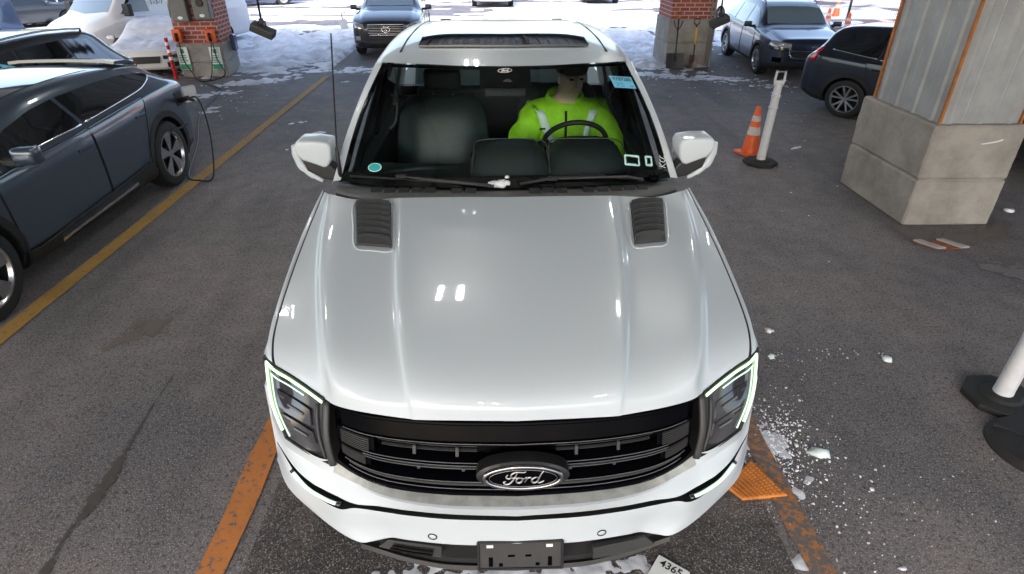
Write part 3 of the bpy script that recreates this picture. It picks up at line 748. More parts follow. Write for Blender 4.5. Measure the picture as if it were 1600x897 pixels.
# grille: surface parameters u (centre 0 .. 1 side), v (top 0 .. 1 bottom)
GT = [L(803,659,1.085), L(710,658,1.085), L(640,654,1.08), L(577,647,1.077), L(542,639,1.072), L(516,630,1.07)]
GB = [L(801,776,.812), L(710,774,.812), L(645,768,.812), L(596,758,.815), L(556,740,.83), L(526,716,.855)]
GT[0].x = GB[0].x = 0
GTs, GBs = sm(GT, 61), sm(GB, 61)
def gp(u, v, back=0):
    i = min(abs(u), 1) * 60; k = min(int(i), 59); t = i - k
    a = GTs[k].lerp(GTs[k + 1], t); b = GBs[k].lerp(GBs[k + 1], t)
    p = a.lerp(b, v); p = p + Vector((0, -.018 * math.sin(math.pi * v) + back, 0))
    if v > .55: p.x *= 1 + .0 * v
    return Vector((p.x * (1 if u >= 0 else -1), p.y, p.z))
def gstrip(bm, v0, v1, u0, u1, b0, th=.05, n=40, mi=0):
    rows = [[gp(u0 + (u1 - u0) * k / n, v, b) for k in range(n + 1)] for v, b in ((v0, b0 + th), (v0, b0 + .006), (v0 + .012, b0), (v1 - .012, b0), (v1, b0 + .006), (v1, b0 + th))]
    grid_faces(bm, rows, mi=mi)
GR = None
bm = bmesh.new(); grid_faces(bm, [[gp(-1 + k / 30, v, .055) for k in range(61)] for v in [i / 10 for i in range(11)]]); GR = obj('grille', bm, 'grille_black', TR, True)
bm = bmesh.new()
gstrip(bm, .0, .045, -1, 1, -.004); gstrip(bm, .055, .26, -.93, .93, .006); gstrip(bm, .262, .30, -.93, .93, .002); 
obj('upper_bar', bm, 'black_gloss', GR, True, 30)
for s in (-1, 1):
    bm = bmesh.new(); gstrip(bm, .50, .545, s * .17, s * .80, .004); obj('middle_bar', bm, 'black_gloss', GR, True, 30)
    bm = bmesh.new(); gstrip(bm, .56, .60, s * .17, s * .80, .010); obj('middle_bar', bm, 'black_gloss', GR, True, 30)
bm = bmesh.new(); gstrip(bm, .76, .80, -.92, .92, .0); obj('lower_bar', bm, 'black_gloss', GR, True, 30)
bm = bmesh.new(); gstrip(bm, .825, .875, -.90, .90, .008); obj('lower_strip', bm, 'grey_plastic', GR, True, 30)
for v, u0, u1, b in ((.262, -.92, .92, -.001), (.505, .17, .80, .001), (.505, -.80, -.17, .001), (.545, .17, .80, .001), (.545, -.80, -.17, .001), (.605, .2, .80, .008), (.605, -.80, -.2, .008), (.765, -.92, .92, -.003), (.895, -.90, .90, .002)):  # thin grey tubes stand in for highlights along the black bars
    bm = bmesh.new(); tube(bm, [gp(u0 + (u1 - u0) * k / 40, v, b) for k in range(41)], .0018, 4); obj('glint_line', bm, 'box_grey', GR, True)
bm = bmesh.new(); gstrip(bm, .94, .998, -.99, .99, .0); obj('bottom_rim', bm, 'black_gloss', GR, True, 30)
for s in (-1, 1):
    for v0, v1, u1 in ((.37, .39, .72), (.43, .45, .70), (.66, .675, .85)):
        bm = bmesh.new(); gstrip(bm, v0, v1, s * .2, s * u1, .033, .01); obj('shutter', bm, 'grey_plastic', GR, True, 30)
for s in (-1, 1):
    for u, v0, v1 in ((.30, .33, .46), (.52, .33, .46), (.27, .60, .66), (.50, .60, .66)):
        bm = bmesh.new(); gstrip(bm, v0, v1, s * (u - .008), s * (u + .008), .010, .04, 2); obj('clip', bm, 'grey_plastic', GR, True, 30)
    for v0, v1, ui in ((.315, .545, .735), (.575, .76, .76)):
        bm = bmesh.new(); gstrip(bm, v0, v1, s * ui, s * .965, .012, .03, 8)
        m_ = obj('louver_insert', bm, 'grille_black', GR, True, 30)
        bm = bmesh.new()
        for k in range(7):
            vv = v0 + .03 + (v1 - v0 - .06) * k / 6; gstrip(bm, vv - .006, vv + .006, s * (ui + .03), s * .94, .004, .012, 8)
        obj('fin', bm, 'grey_plastic', m_, True, 30)
# emblem
ec = gp(0.015, .58, -.022); em = frame_mtx(Vector((.018, ec.y - .012, ec.z + .012)), (1, 0, 0), Vector((0, -1, .12)))
bm = bmesh.new(); disc_oval(bm, em, .155, .058, -.05, .010, 48, .006); EM = obj('emblem', bm, 'black_plastic', TR, True, 40)
bm = bmesh.new(); disc_oval(bm, em, .130, .045, .008, .017, 48, .004); obj('field', bm, 'black_gloss', EM, True, 40)
bm = bmesh.new(); ring_oval(bm, em, .128, .044, .0085, .014, 0); obj('rim', bm, 'dark_chrome', EM, True)
bm = bmesh.new(); ring_oval(bm, em, .112, .034, .0012, .018, 0); obj('inner_rim', bm, 'dark_chrome', EM, True)
bm = bmesh.new(); script_word(bm, em @ Matrix.Translation((0, -.001, .019)) @ Matrix.Diagonal((1.12, .82, 1, 1)), .072, .0027); obj('lettering', bm, 'alloy', EM, True)

# headlights
HT = [L(507,624,1.072), L(480,604,1.078), L(452,585,1.088), L(430,572,1.098), L(414,555,1.10)]
HB = [L(519,726,.845), L(502,718,.85), L(480,706,.868), L(463,695,.880), L(447,684,.89)]
HM = [(a.lerp(b, .5) + Vector((.008 + .010 * i / 4, -.012, 0))) for i, (a, b) in enumerate(zip(HT, HB))]
HM[4] = L(427, 625, .985) + Vector((.004, -.004, 0))
HM[0] = HM[0] + Vector((0, -.004, 0))
hgd = loftgrid([HT, HM, HB], 5, 8)
def hpt(u, v, off=0.0):
    """u 0 inner .. 1 outer, v 0 top .. 1 bottom"""
    i = v * (len(hgd) - 1); j = u * (len(hgd[0]) - 1); a, b = min(int(i), len(hgd) - 2), min(int(j), len(hgd[0]) - 2); t, k = i - a, j - b
    p = (hgd[a][b] * (1 - k) + hgd[a][b + 1] * k) * (1 - t) + (hgd[a + 1][b] * (1 - k) + hgd[a + 1][b + 1] * k) * t
    return p + Vector((.55, -.8, .25)).normalized() * off
for s in (-1, 1):
    def Q(u, v, off=0.): p = hpt(u, v, off); return Vector((p.x * s, p.y, p.z))
    bm = bmesh.new(); grid_faces(bm, [[Q(u / 14, v / 14) for u in range(15)] for v in range(15)]); HD = obj('headlight', bm, 'lamp_dark', TR, True)
    def strip(u0, u1, v0, v1, off, n=8, m_=8): 
        return [[Q(u0 + (u1 - u0) * i / n, v0 + (v1 - v0) * j / m_, off) for i in range(n + 1)] for j in range(m_ + 1)]
    bm = bmesh.new(); tube(bm, [Q(.02 + .93 * k / 14, .045, .006) for k in range(15)] + [Q(.955, .07 + .80 * k / 12, .006) for k in range(13)], .0052, 6); obj('daytime_strip', bm, 'drl', HD, True)
    bm = bmesh.new(); tube(bm, [Q(.30 + .56 * k / 10, .135, .004) for k in range(11)] + [Q(.84 - .04 * k / 10, .16 + .74 * k / 10, .004) for k in range(11)], .003, 6); obj('inner_strip', bm, 'drl_soft', HD, True)
    bm = bmesh.new(); tube(bm, [Q(.0 + .98 * k / 14, -.005, .003) for k in range(15)] + [Q(.995, .03 + .95 * k / 12, .0) for k in range(13)] + [Q(1 - k / 12, .995, .0) for k in range(13)], .006, 6); obj('seal', bm, 'black_plastic', HD, True)
    bm = bmesh.new(); tube(bm, [Q(-.03, .0 + k / 12, .002) for k in range(13)], .014, 6, flat=.5); tube(bm, [Q(.10, .12 + .8 * k / 12, .004) for k in range(13)], .006, 6); obj('bezel', bm, 'grey_plastic', HD, True)
    for (u0, u1, v0, v1) in ((.2, .74, .26, .48), (.2, .72, .55, .74)):
        bm = bmesh.new(); ribbon(bm, strip(u0, u1, v0, v1, .004), .006); pj = obj('projector', bm, 'lamp_lens', HD, True, 30); 
        me = pj.data; me.materials.clear(); me.materials.append(M['lamp_dark'])
        bm = bmesh.new(); ribbon(bm, strip(u0 + .10, u1 - .22, v0 + .09, v0 + .12, .010, 6, 2), .006); obj('lens', bm, 'box_grey', pj, True, 30)
        bm = bmesh.new(); ribbon(bm, strip(u1 - .16, u1 - .05, v0 + .04, v0 + .07, .008, 4, 2), .004); obj('reflector', bm, 'grey_plastic', pj, True, 30)
    # bumper marker strip
    a = [p for p in RL['C'][4:9]]; b = [p for p in RL['D'][4:9]]
    mid = [x.lerp(y, .5) + Vector((.006, -.004, 0)) for x, y in zip(a, b)]
    ms = sm(mid, 20)
    bm = bmesh.new(); tube(bm, [Vector((s * p.x, p.y, p.z)) for p in ms[3:]], .011, 8, flat=.6); mk = obj('marker_lamp', bm, 'lamp_dark', TR, True)
    bm = bmesh.new(); tube(bm, [Vector((s * p.x + s * .003, p.y - .005, p.z + .005)) for p in ms[4:19]], .0075, 6, flat=.6); obj('light_strip', bm, 'drl_soft', mk, True)

# hood vents
mat('cowl_grey', (.12, .115, .11), .55, bump=.05, bscale=200, vary=.2, vscale=8)
mat('slot_dark', (.004, .004, .005), .8)
def vent(s):
    pts = [(555, 318), (611, 318), (612, 388), (557, 384)]
    if s > 0: pts = [(1036, 314), (984, 317), (991, 383), (1040, 378)]
    P4 = [hit(hood_bvh, a, b, TR0)[0] for a, b in pts]   # outer rear, inner rear, inner front, outer front
    bm = bmesh.new(); nu = [0, .04, .22, .27, .73, .78, .96, 1]; ch = [-.10, -.06, -.0, .02, .02, .0, -.06, -.10]
    rows = []; NL = 7
    for k in range(NL):
        last = k == NL - 1
        for t, h in (((0, .002), (.10, .024), (.30, .026), (.75, .012), (.98, .004)) if not last else ((0, .002), (.10, .022), (.5, .024), (.9, .012), (.98, .002))):
            v = (k + t) / (NL + .45) if not last else (k + t * 1.45) / (NL + .45)
            row = []
            for u, c in zip(nu, ch):
                vv = min(max(v + (c + .1) * .55 * (0 if last and t > .5 else 1) * -1 + .055, 0), 1)
                p = (P4[0].lerp(P4[1], u)).lerp(P4[3].lerp(P4[2], u), vv)
                e = 1 if 0 < u < 1 else .1
                row.append(p + Vector((0, 0, .002 + h * e)))
            rows.append(row)
    V = grid_faces(bm, rows)
    for f in bm.faces:
        c_ = f.calc_center_median(); i_ = [k for k, rw in enumerate(V) if f.verts[0] in rw or f.verts[1] in rw]
        if min(i_) % 5 in (3, 4) and min(i_) < 5 * NL - 2: f.material_index = 1
    v_ = obj('hood_vent', bm, ['grey_plastic', 'slot_dark'], TR, False)
    bm = bmesh.new(); ring = [P4[0], P4[1], P4[2], P4[3]]
    c = sum(ring, Vector()) / 4; o1 = [c + (p - c) * 1.0 + Vector((0, 0, .003)) for p in ring]
    bm.faces.new([bm.verts.new(p) for p in o1]); obj('mesh_floor', bm, 'black_gloss', v_)
    # raised painted rim around the vent
    bm = bmesh.new(); o2 = [c + (p - c) * 1.13 for p in ring]
    lp = []
    for i in range(4):
        a, b = o2[i], o2[(i + 1) % 4]
        for t in (.12, .5, .88): lp.append(a.lerp(b, t))
    lp = spline(lp + [lp[0]], 4)
    out = []
    for p in lp:
        h = hood_bvh.ray_cast(p + Vector((0, 0, .5)), Vector((0, 0, -1)))[0]; out.append((h or p))
    tube(bm, [p - Vector((0, 0, .004)) for p in out], .008, 8, cap=False); obj('vent_rim', bm, 'white_paint', v_, True)
for s in (-1, 1): vent(s)

# windshield, cowl
WB = [L(800,293,1.295), L(716,293,1.295), L(640,291,1.29), L(580,287,1.285), L(532,282,1.28)]
WT = [L(792,104,1.845), L(716,103,1.845), L(668,101,1.842), L(630,100,1.835), L(597,99,1.82)]
WB[0].x = WT[0].x = 0
WM = [a.lerp(b, .5) + Vector((.012 * i / 4, -.028, .028)) for i, (a, b) in enumerate(zip(WB, WT))]
wg = loftgrid([WB, WM, WT], 5, 10)
bm = bmesh.new(); FGl = both(wg); grid_faces(bm, FGl); bmesh.ops.recalc_face_normals(bm, faces=bm.faces)
if sum(f.normal.z for f in bm.faces) < 0: bmesh.ops.reverse_faces(bm, faces=bm.faces)
ws_bvh = BVHTree.FromBMesh(bm); WS = obj('windshield', bm, 'windshield', TR, True)
# black frit band printed round the glass
mat('frit', (.006, .006, .006), .15, coat=1)
def wpt(u, v, off=-.004):
    n_, m_ = len(FGl) - 1, len(FGl[0]) - 1; i, j = v * n_, (u * .5 + .5) * m_; a, b = min(int(i), n_ - 1), min(int(j), m_ - 1); t, k = i - a, j - b
    p = (FGl[a][b] * (1 - k) + FGl[a][b + 1] * k) * (1 - t) + (FGl[a + 1][b] * (1 - k) + FGl[a + 1][b + 1] * k) * t
    return p + Vector((0, -.7, .7)) * off
def wpatch(bm, u0, u1, v0, v1, off=-.004, n=20, m_=4): grid_faces(bm, [[wpt(u0 + (u1 - u0) * i / n, v0 + (v1 - v0) * j / m_, off) for i in range(n + 1)] for j in range(m_ + 1)])
bm = bmesh.new(); wpatch(bm, -1, 1, 0, .075, n=40); wpatch(bm, -1, -.955, .075, .97); wpatch(bm, .955, 1, .075, .97); wpatch(bm, -1, 1, .97, 1, n=40); wpatch(bm, -.13, .13, .80, .97, n=6)
obj('frit_band', bm, 'frit', WS, True)
# cowl
def Lr(px, py, z): return L(px, py, z)
CR = [L(800,309,1.312), L(716,309,1.312), L(640,309,1.310), L(585,310,1.305), (L(545,303,1.295)), L(524,297,1.285)]
CF = [p + Vector((0, .05, -.04)) for p in [L(800,291,1.302), L(716,291,1.302), L(640,289,1.30), L(585,287,1.295), L(548,283,1.29), L(524,281,1.285)]]
for p in (CR[0], CF[0]): p.x = 0
CM = [a.lerp(b, .45) + Vector((0, 0, .012)) for a, b in zip(CR, CF)]
cg = loftgrid([[p + Vector((0, -.005, -.03)) for p in CR], CR, CM, CF], 5, 4)
bm = bmesh.new(); grid_faces(bm, both(cg)); bmesh.ops.recalc_face_normals(bm, faces=bm.faces)
if sum(f.normal.z for f in bm.faces) < 0: bmesh.ops.reverse_faces(bm, faces=bm.faces)
cw_bvh = BVHTree.FromBMesh(bm); CW = obj('cowl', bm, 'cowl_grey', TR, True)
for x0, y in [(580, 299), (601, 300), (623, 300), (644, 300), (664, 300), (706, 301), (728, 301), (827, 301), (849, 300), (870, 300), (912, 299), (934, 298), (955, 297), (976, 296), (996, 295)]:
    bm = bmesh.new(); c, n = hit(cw_bvh, x0 + 8, y, TR0); mt = frame_mtx(c + Vector((0, 0, .007)), (1, 0, 0), (0, -.25, 1))
    box(bm, (-.028, -.026, -.006), (.028, .028, .001), mtx=mt); g_ = obj('cowl_slot', bm, 'slot_dark', CW)
    bm = bmesh.new()
    for k in range(6): box(bm, (-.022 + k * .009 - .001, -.02, 0), (-.022 + k * .009 + .001, .024, .002), mtx=mt)
    obj('fin', bm, 'black_plastic', g_)
def wiper(p0, p1, joint):
    a = hit(ws_bvh, *p0, TR0)[0] + Vector((0, -.012, .012)); b = hit(ws_bvh, *p1, TR0)[0] + Vector((0, -.02, .016)); j = hit(ws_bvh, *joint, TR0)[0] + Vector((0, -.02, .028))
    bm = bmesh.new(); tube(bm, [a, a.lerp(b, .5) + Vector((0, -.006, .006)), b], .0085, 6, flat=.6); W = obj('wiper', bm, 'black_plastic', TR, True)
    bm = bmesh.new(); tube(bm, [j, a.lerp(b, .55) + Vector((0, -.015, .018)), b + Vector((0, -.012, .004))], .011, 6, flat=.6, radii=[.008, .010, .016]); obj('arm', bm, 'grey_plastic', W, True)
    bm = bmesh.new(); box(bm, (-.03, -.012, -.01), (.03, .012, .012), .004, mtx=Matrix.Translation(j)); obj('joint', bm, 'black_plastic', W)
wiper((548, 277), (772, 300), (628, 281)); wiper((945, 279), (1025, 293), (862, 285))
bm = bmesh.new(); tube(bm, [hit(ws_bvh, 812, 291, TR0)[0] + Vector((0, -.02, .02)), hit(ws_bvh, 862, 285, TR0)[0] + Vector((0, -.02, .03)), hit(ws_bvh, 944, 278, TR0)[0] + Vector((0, -.01, .015))], .009, 6); obj('wiper', bm, 'black_plastic', TR, True)
bm = bmesh.new(); c = hit(ws_bvh, 1040, 288, TR0)[0] + Vector((0, -.02, .01)); tube(bm, [c, c + Vector((0, -.01, .03))], .03, 14); obj('cowl_cap', bm, 'black_gloss', CW, True)

# roof, pillars, cab shell
RT = [  # roof centre .. edge, front .. rear
 [Vector((0, WT[0].y, 1.847)), Vector((WT[1].x, WT[1].y, 1.847)), Vector((WT[2].x, WT[2].y, 1.845)), Vector((WT[3].x, WT[3].y, 1.838)), Vector((WT[4].x + .004, WT[4].y, 1.824)), Vector((WT[4].x + .045, WT[4].y - .02, 1.79))],
 [Vector((0, 2.50, 1.878)), Vector((.25, 2.51, 1.877)), Vector((.46, 2.55, 1.871)), Vector((.62, 2.64, 1.866)), Vector((.765, 2.74, 1.845)), Vector((.825, 2.78, 1.80))],
 [Vector((0, 3.1, 1.916)), Vector((.25, 3.1, 1.915)), Vector((.46, 3.12, 1.908)), Vector((.62, 3.15, 1.892)), Vector((.775, 3.2, 1.865)), Vector((.842, 3.22, 1.80))],
 [Vector((0, 3.75, 1.901)), Vector((.25, 3.75, 1.907)), Vector((.46, 3.75, 1.908)), Vector((.62, 3.75, 1.894)), Vector((.77, 3.76, 1.865)), Vector((.838, 3.76, 1.80))],
 [Vector((0, 4.22, 1.876)), Vector((.25, 4.22, 1.876)), Vector((.46, 4.22, 1.870)), Vector((.62, 4.21, 1.875)), Vector((.75, 4.2, 1.848)), Vector((.815, 4.18, 1.79))],
 [Vector((0, 4.32, 1.85)), Vector((.25, 4.32, 1.85)), Vector((.46, 4.32, 1.845)), Vector((.62, 4.31, 1.83)), Vector((.74, 4.28, 1.81)), Vector((.805, 4.24, 1.76))]]
rg = loftgrid(RT, 5, 6); FR = both(rg)
bm = bmesh.new(); grid_faces(bm, FR); bmesh.ops.recalc_face_normals(bm, faces=bm.faces)
if sum(f.normal.z for f in bm.faces) < 0: bmesh.ops.reverse_faces(bm, faces=bm.faces)
roof_bvh = BVHTree.FromBMesh(bm); RF = obj('roof', bm, 'white_paint', TR, True)
def rdown(x, y, off=.004):
    h = roof_bvh.ray_cast(Vector((x, y, 3)), Vector((0, 0, -1))); return h[0] + Vector((0, 0, off))
def rpatch(x0, x1, y0, y1, off, curve=0.0, n=20, m_=6):
    return [[rdown(x * (x1 - x0) / n + x0, y0 + (y1 - y0) * j / m_ + curve * ((x * (x1 - x0) / n + x0) / x1) ** 2, off) for x in range(n + 1)] for j in range(m_ + 1)]
mat('roof_pane', (.006, .006, .007), .03, coat=1, spec=.8)
bm = bmesh.new(); ribbon(bm, rpatch(-.545, .545, 2.64, 3.44, .006, .08), .012); SR = obj('sunroof', bm, 'roof_pane', TR, True, 40)
bm = bmesh.new(); ribbon(bm, rpatch(-.545, .545, 3.47, 4.12, .006, .05), .012); obj('sunroof', bm, 'roof_pane', TR, True, 40)
for s in (-1, 1):
    bm = bmesh.new(); tube(bm, [rdown(s * .655, 2.66, .001), rdown(s * .66, 3.1, .001), rdown(s * .655, 3.6, .001), rdown(s * .64, 4.15, .001)], .008, 6, flat=.6); obj('roof_channel', bm, 'black_plastic', RF, True)
for x, y in ((-.47, 4.14), (.47, 4.14)):
    bm = bmesh.new(); box(bm, (x - .045, y - .02, rdown(x, y).z - .01), (x + .045, y + .02, rdown(x, y).z + .022), .010, seg=2); obj('roof_clip', bm, 'black_plastic', TR)
bm = bmesh.new(); box(bm, (-.04, 4.16, 1.87), (.04, 4.2, 1.895), .010, seg=2); obj('brake_lamp', bm, 'black_plastic', TR)
# windshield upper frame follows the roof's front edge; A pillars
for s in (-1, 1):
    inner = [L(532,282,1.28), L(552,225,1.46 - .03), L(574,160,1.64), L(597,99,1.822)]
    inner = [w_ for w_ in [wg[0][-1], wg[len(wg) // 3][-1], wg[2 * len(wg) // 3][-1], wg[-1][-1]]]
    outer = [Vector((1.005, 1.93, 1.255)), None, None, Vector((.815, 2.62, 1.795))]
    for k in (1, 2): outer[k] = outer[0].lerp(outer[3], k / 3) + Vector((.012, 0, .012))
    o2 = [p + Vector((.03, .10, -.03)) for p in outer]
    midl = [a.lerp(b, .5) + Vector((.012, -.012, .012)) for a, b in zip(inner, outer)]
    g = loftgrid([[p + Vector((0, .002, 0)) for p in inner], midl, outer, o2], 6, 4)
    bm = bmesh.new(); grid_faces(bm, mir(g, s)); bmesh.ops.recalc_face_normals(bm, faces=bm.faces); obj('roof_pillar', bm, 'white_paint', TR, True)
    # cab side below the roof: upper frame, belt, door skins, glass
    def side_poly(name, pts, material, x0=.0, th=.05, par=TR):
        bm = bmesh.new(); poly = [(s * (xx + x0), yy, zz) for xx, yy, zz in pts]; prism(bm, poly, (-s * th, 0, 0)); return obj(name, bm, material, par)
    XS = lambda z: .99 - max(0, z - 1.12) * .27
    def sp(yz): return [(XS(z), y, z) for y, z in yz]
    fd = side_poly('door', sp([(1.95, .50), (3.02, .50), (3.02, 1.22), (2.0, 1.20), (1.90, 1.1)]), 'white_paint')
    rd = side_poly('door', sp([(3.03, .50), (4.1, .50), (4.1, 1.24), (3.03, 1.22)]), 'white_paint')
    for dd, yy in ((fd, 2.88), (rd, 3.95)):
        bm = bmesh.new(); box(bm, (s * .985 if s > 0 else -1.02, yy - .1, 1.08), (1.02 if s > 0 else s * .985, yy + .1, 1.11), .006); obj('handle', bm, 'black_plastic', dd)
    side_poly('side_window', sp([(2.14, 1.22), (3.0, 1.23), (3.0, 1.76), (2.72, 1.76)]), 'side_glass', -.012, .006, fd)
    side_poly('side_window', sp([(3.08, 1.24), (3.95, 1.25), (3.9, 1.76), (3.08, 1.76)]), 'side_glass', -.012, .006, rd)
    side_poly('window_frame', sp([(2.99, 1.22), (3.09, 1.22), (3.09, 1.79), (2.99, 1.79)]), 'black_gloss', -.004, .03)
    side_poly('window_frame', sp([(3.93, 1.23), (4.32, 1.25), (4.24, 1.79), (3.86, 1.79)]), 'white_paint', -.004, .03)
    side_poly('window_frame', sp([(2.62, 1.755), (4.2, 1.755), (4.2, 1.80), (2.62, 1.80)]), 'white_paint', .0, .03)
    bm = bmesh.new(); box(bm, (min(s * .86, s * .968), 1.90, .55), (max(s * .86, s * .968), 4.1, 1.245), .01); obj('door_card', bm, 'interior_dark', fd)
    side_poly('pillar_lining', [(.925, 1.98, 1.23), (.925, 2.10, 1.23), (.80, 2.72, 1.76), (.78, 2.58, 1.76)], 'interior_dark', 0, .03)
    # front fender side with arch, rocker, bed side with arch
    def arch(cy, r, a0, a1, n=14): return [(cy + r * math.cos(a0 + (a1 - a0) * k / n), .42 + r * math.sin(a0 + (a1 - a0) * k / n)) for k in range(n + 1)]
    side_poly('fender_side', [(.985, y, z) for y, z in ([(.60, .99), (.50, .95), (.46, .62), (.53, .48)] + arch(1.0, .47, math.pi - .02, .1) + [(1.94, .47), (1.93, 1.16), (1.0, 1.05)])], 'white_paint')
    side_poly('bed_side', [(.985, y, z) for y, z in ([(4.12, .5), (4.12, 1.38), (5.9, 1.36), (5.9, .6), (5.3, .55)] + arch(4.72, .47, .1, math.pi - .1))], 'white_paint')
    side_poly('rocker', [(.97, y, z) for y, z in [(1.5, .40), (4.2, .40), (4.2, .49), (1.5, .49)]], 'black_plastic')
    bm = bmesh.new()
    tube(bm, [Vector((s * .992, y, z)) for y, z in arch(1.0, .47, math.pi - .1, .1)], .025, 6); tube(bm, [Vector((s * .992, y, z)) for y, z in arch(4.72, .47, math.pi - .1, .1)], .025, 6); obj('arch_trim', bm, 'white_paint', TR, True)
bm = bmesh.new(); box(bm, (-.96, 4.14, .62), (.96, 4.22, 1.36)); box(bm, (-.95, 4.2, .66), (.95, 5.86, .72)); obj('bed_floor', bm, 'black_plastic', TR)
bm = bmesh.new(); box(bm, (-.96, 5.84, .68), (.96, 5.91, 1.36), .01); obj('tailgate', bm, 'white_paint', TR)
bm = bmesh.new(); box(bm, (-.97, 5.86, .48), (.97, 6.02, .66), .03, seg=2); obj('rear_bumper', bm, 'chrome', TR)
bm = bmesh.new(); prism(bm, [(-.80, 4.30, 1.26), (.80, 4.30, 1.26), (.74, 4.30, 1.80), (-.74, 4.30, 1.80)], (0, .006, 0)); obj('rear_window', bm, 'side_glass', TR)
bm = bmesh.new(); box(bm, (-.93, 4.1, .5), (.93, 4.16, 1.28)); box(bm, (-.9, 1.2, .42), (.9, 4.1, .5)); box(bm, (-.55, .3, .35), (.55, 5.8, .44)); box(bm, (-.85, .45, .50), (.85, 1.6, .98)); obj('chassis', bm, 'black_plastic', TR)
def wheel(parent, x, y, r, wd, s, nsp=5, tyre='rubber', rim='alloy', style=0, z=None, rr=.68):
    z = r if z is None else z
    bm = bmesh.new(); lathe(bm, [(r * rr, wd * .5), (r * .86, wd * .52), (r * .96, wd * .46), (r, wd * .34), (r, -wd * .34), (r * .96, -wd * .46), (r * .86, -wd * .52), (r * rr, -wd * .5), (r * rr * .98, 0), (r * rr, wd * .5)], 36, axis='x')
    for k in range(36):   # tread blocks
        a = 2 * math.pi * k / 36
        box(bm, (-wd * .30, -.012 * r / .35, r - .004), (wd * .30, .012 * r / .35, r + .004), mtx=Matrix.Rotation(a, 4, 'X'))
    W = obj('wheel', bm, tyre, parent, True, 30); W.location = (x, y, z)
    bm = bmesh.new(); o = s * wd * .40
    lathe(bm, [(r * rr * .99, s * wd * .47), (r * rr * .93, s * wd * .45), (r * rr * .88, s * wd * .25), (r * rr * .86, -s * wd * .3), (.001, -s * wd * .3)], 32, axis='x', mi=1)
    lathe(bm, [(r * rr * 1.0, s * wd * .50), (r * rr * .95, s * wd * .50), (r * rr * .90, s * wd * .38)], 36, axis='x', mi=0)
    lathe(bm, [(.001, o), (r * .13, o), (r * .15, o * .6), (r * .15, -o * .2)], 16, axis='x', mi=0)
    for k in range(nsp):
        a0 = 2 * math.pi * k / nsp + .3
        for tw, w0, w1 in ((-.17, .05, .035), (.17, .05, .035)) if style == 0 else ((0, .06, .16),):
            c0, c1 = a0 + tw * .5, a0 + tw * (1.5 if style == 0 else 1)
            def P(rad, ang, off, xo): return Vector((xo, rad * math.cos(ang) - off * math.sin(ang), rad * math.sin(ang) + off * math.cos(ang)))
            r0, r1 = r * .12, r * rr * .94
            f = [P(r0, c0, -w0 * r, o), P(r0, c0, w0 * r, o), P(r1, c1, w1 * r * 1.3, o * 1.1), P(r1, c1, -w1 * r * 1.3, o * 1.1)]
            prism(bm, f, (-s * wd * .16, 0, 0))
    me_o = obj('rim', bm, [rim, 'dark_alloy'], W, True, 30)
    return W
for s in (-1, 1):
    for y in (1.0, 4.72): wheel(TR, s * .87, y, .42, .28, s, 6)

# door mirrors
for s in (-1, 1):
    yy = 1.94
    def MP(px, py, y=yy): p = L(px, py, y=y); return Vector((s * p.x, p.y, p.z))
    hs = [MP(*p) for p in [(458,228), (463,221), (490,221), (512,224), (517,232), (517,250), (513,260), (506,263), (488,256), (472,251), (462,240)]]
    bm = bmesh.new(); prism(bm, hs, (0, .17, .0)); 
    bmesh.ops.bevel(bm, geom=[e for e in bm.edges], offset=.016, segments=3, affect='EDGES', profile=.6)
    MR = obj('mirror', bm, 'white_paint', TR, True, 50)
    cl = [MP(*p) for p in [(459,232), (461,248), (467,262), (478,273), (490,281), (502,287)]]
    bm = bmesh.new(); tube(bm, [p + Vector((0, .05, 0)) for p in spline(cl, 3)], .024, 8, radii=[.030] * 4 + [.026] * 4 + [.02] * 4 + [.014] * 3 + [.01], flat=1.0); obj('skull_cap', bm, 'white_paint', MR, True)
    am = [MP(*p) for p in [(470,252), (515,262), (524,272), (524,286), (506,283), (478,270)]]
    bm = bmesh.new(); prism(bm, [p + Vector((0, .03, 0)) for p in am], (0, .10, 0), bev=.01); obj('arm', bm, 'black_plastic', MR)
    bm = bmesh.new(); box(bm, (s * 1.0 if s > 0 else -1.17, yy + .165, 1.37), (1.15 if s > 0 else s * 1.0, yy + .176, 1.46)); obj('mirror_glass', bm, 'chrome', MR)

# antenna
bm = bmesh.new(); a0 = L(533,284,1.265); a1 = L(526,232, y=a0.y + .03); a2 = L(517,52, y=a0.y + .14)
F_ = lambda p: Vector((-p.x, p.y, p.z))
tube(bm, [F_(a0), F_(a1), F_(a1.lerp(a2, .02)), F_(a2)], .006, 8, radii=[.014, .010, .0050, .0042]); AN = obj('antenna', bm, 'black_plastic', TR, True)

# stickers and writing on the glass
def on_glass(px, py, off=.003): 
    q, n = hit(ws_bvh, px, py, TR0); return q + n * off, n
def decal(px, py, rot=0, off=.003):
    q, n = on_glass(px, py, off); c_, s_ = math.cos(rot) * 14, -math.sin(rot) * 14
    return frame_mtx(q, hit(ws_bvh, px + c_, py + s_, TR0)[0] - hit(ws_bvh, px - c_, py - s_, TR0)[0], n)
m_ = decal(789, 111); bm = bmesh.new(); disc_oval(bm, m_, .042, .016, 0, .001, 32); k = obj('badge_sticker', bm, 'frit', TR)
bm = bmesh.new(); ring_oval(bm, m_, .040, .0145, .0014, .0015, 0, 32); script_word(bm, m_ @ Matrix.Translation((0, 0, .002)), .027, .0015); obj('lettering', bm, 'white_mark', k, True)
bm = bmesh.new(); q = decal(793, 124); grid_faces(bm, [[q @ Vector((-.012, 0, 0)), q @ Vector((.012, 0, 0))], [q @ Vector((-.03, -.022, 0)), q @ Vector((.03, -.022, 0))]]); obj('camera_window', bm, 'grey_plastic', WS)
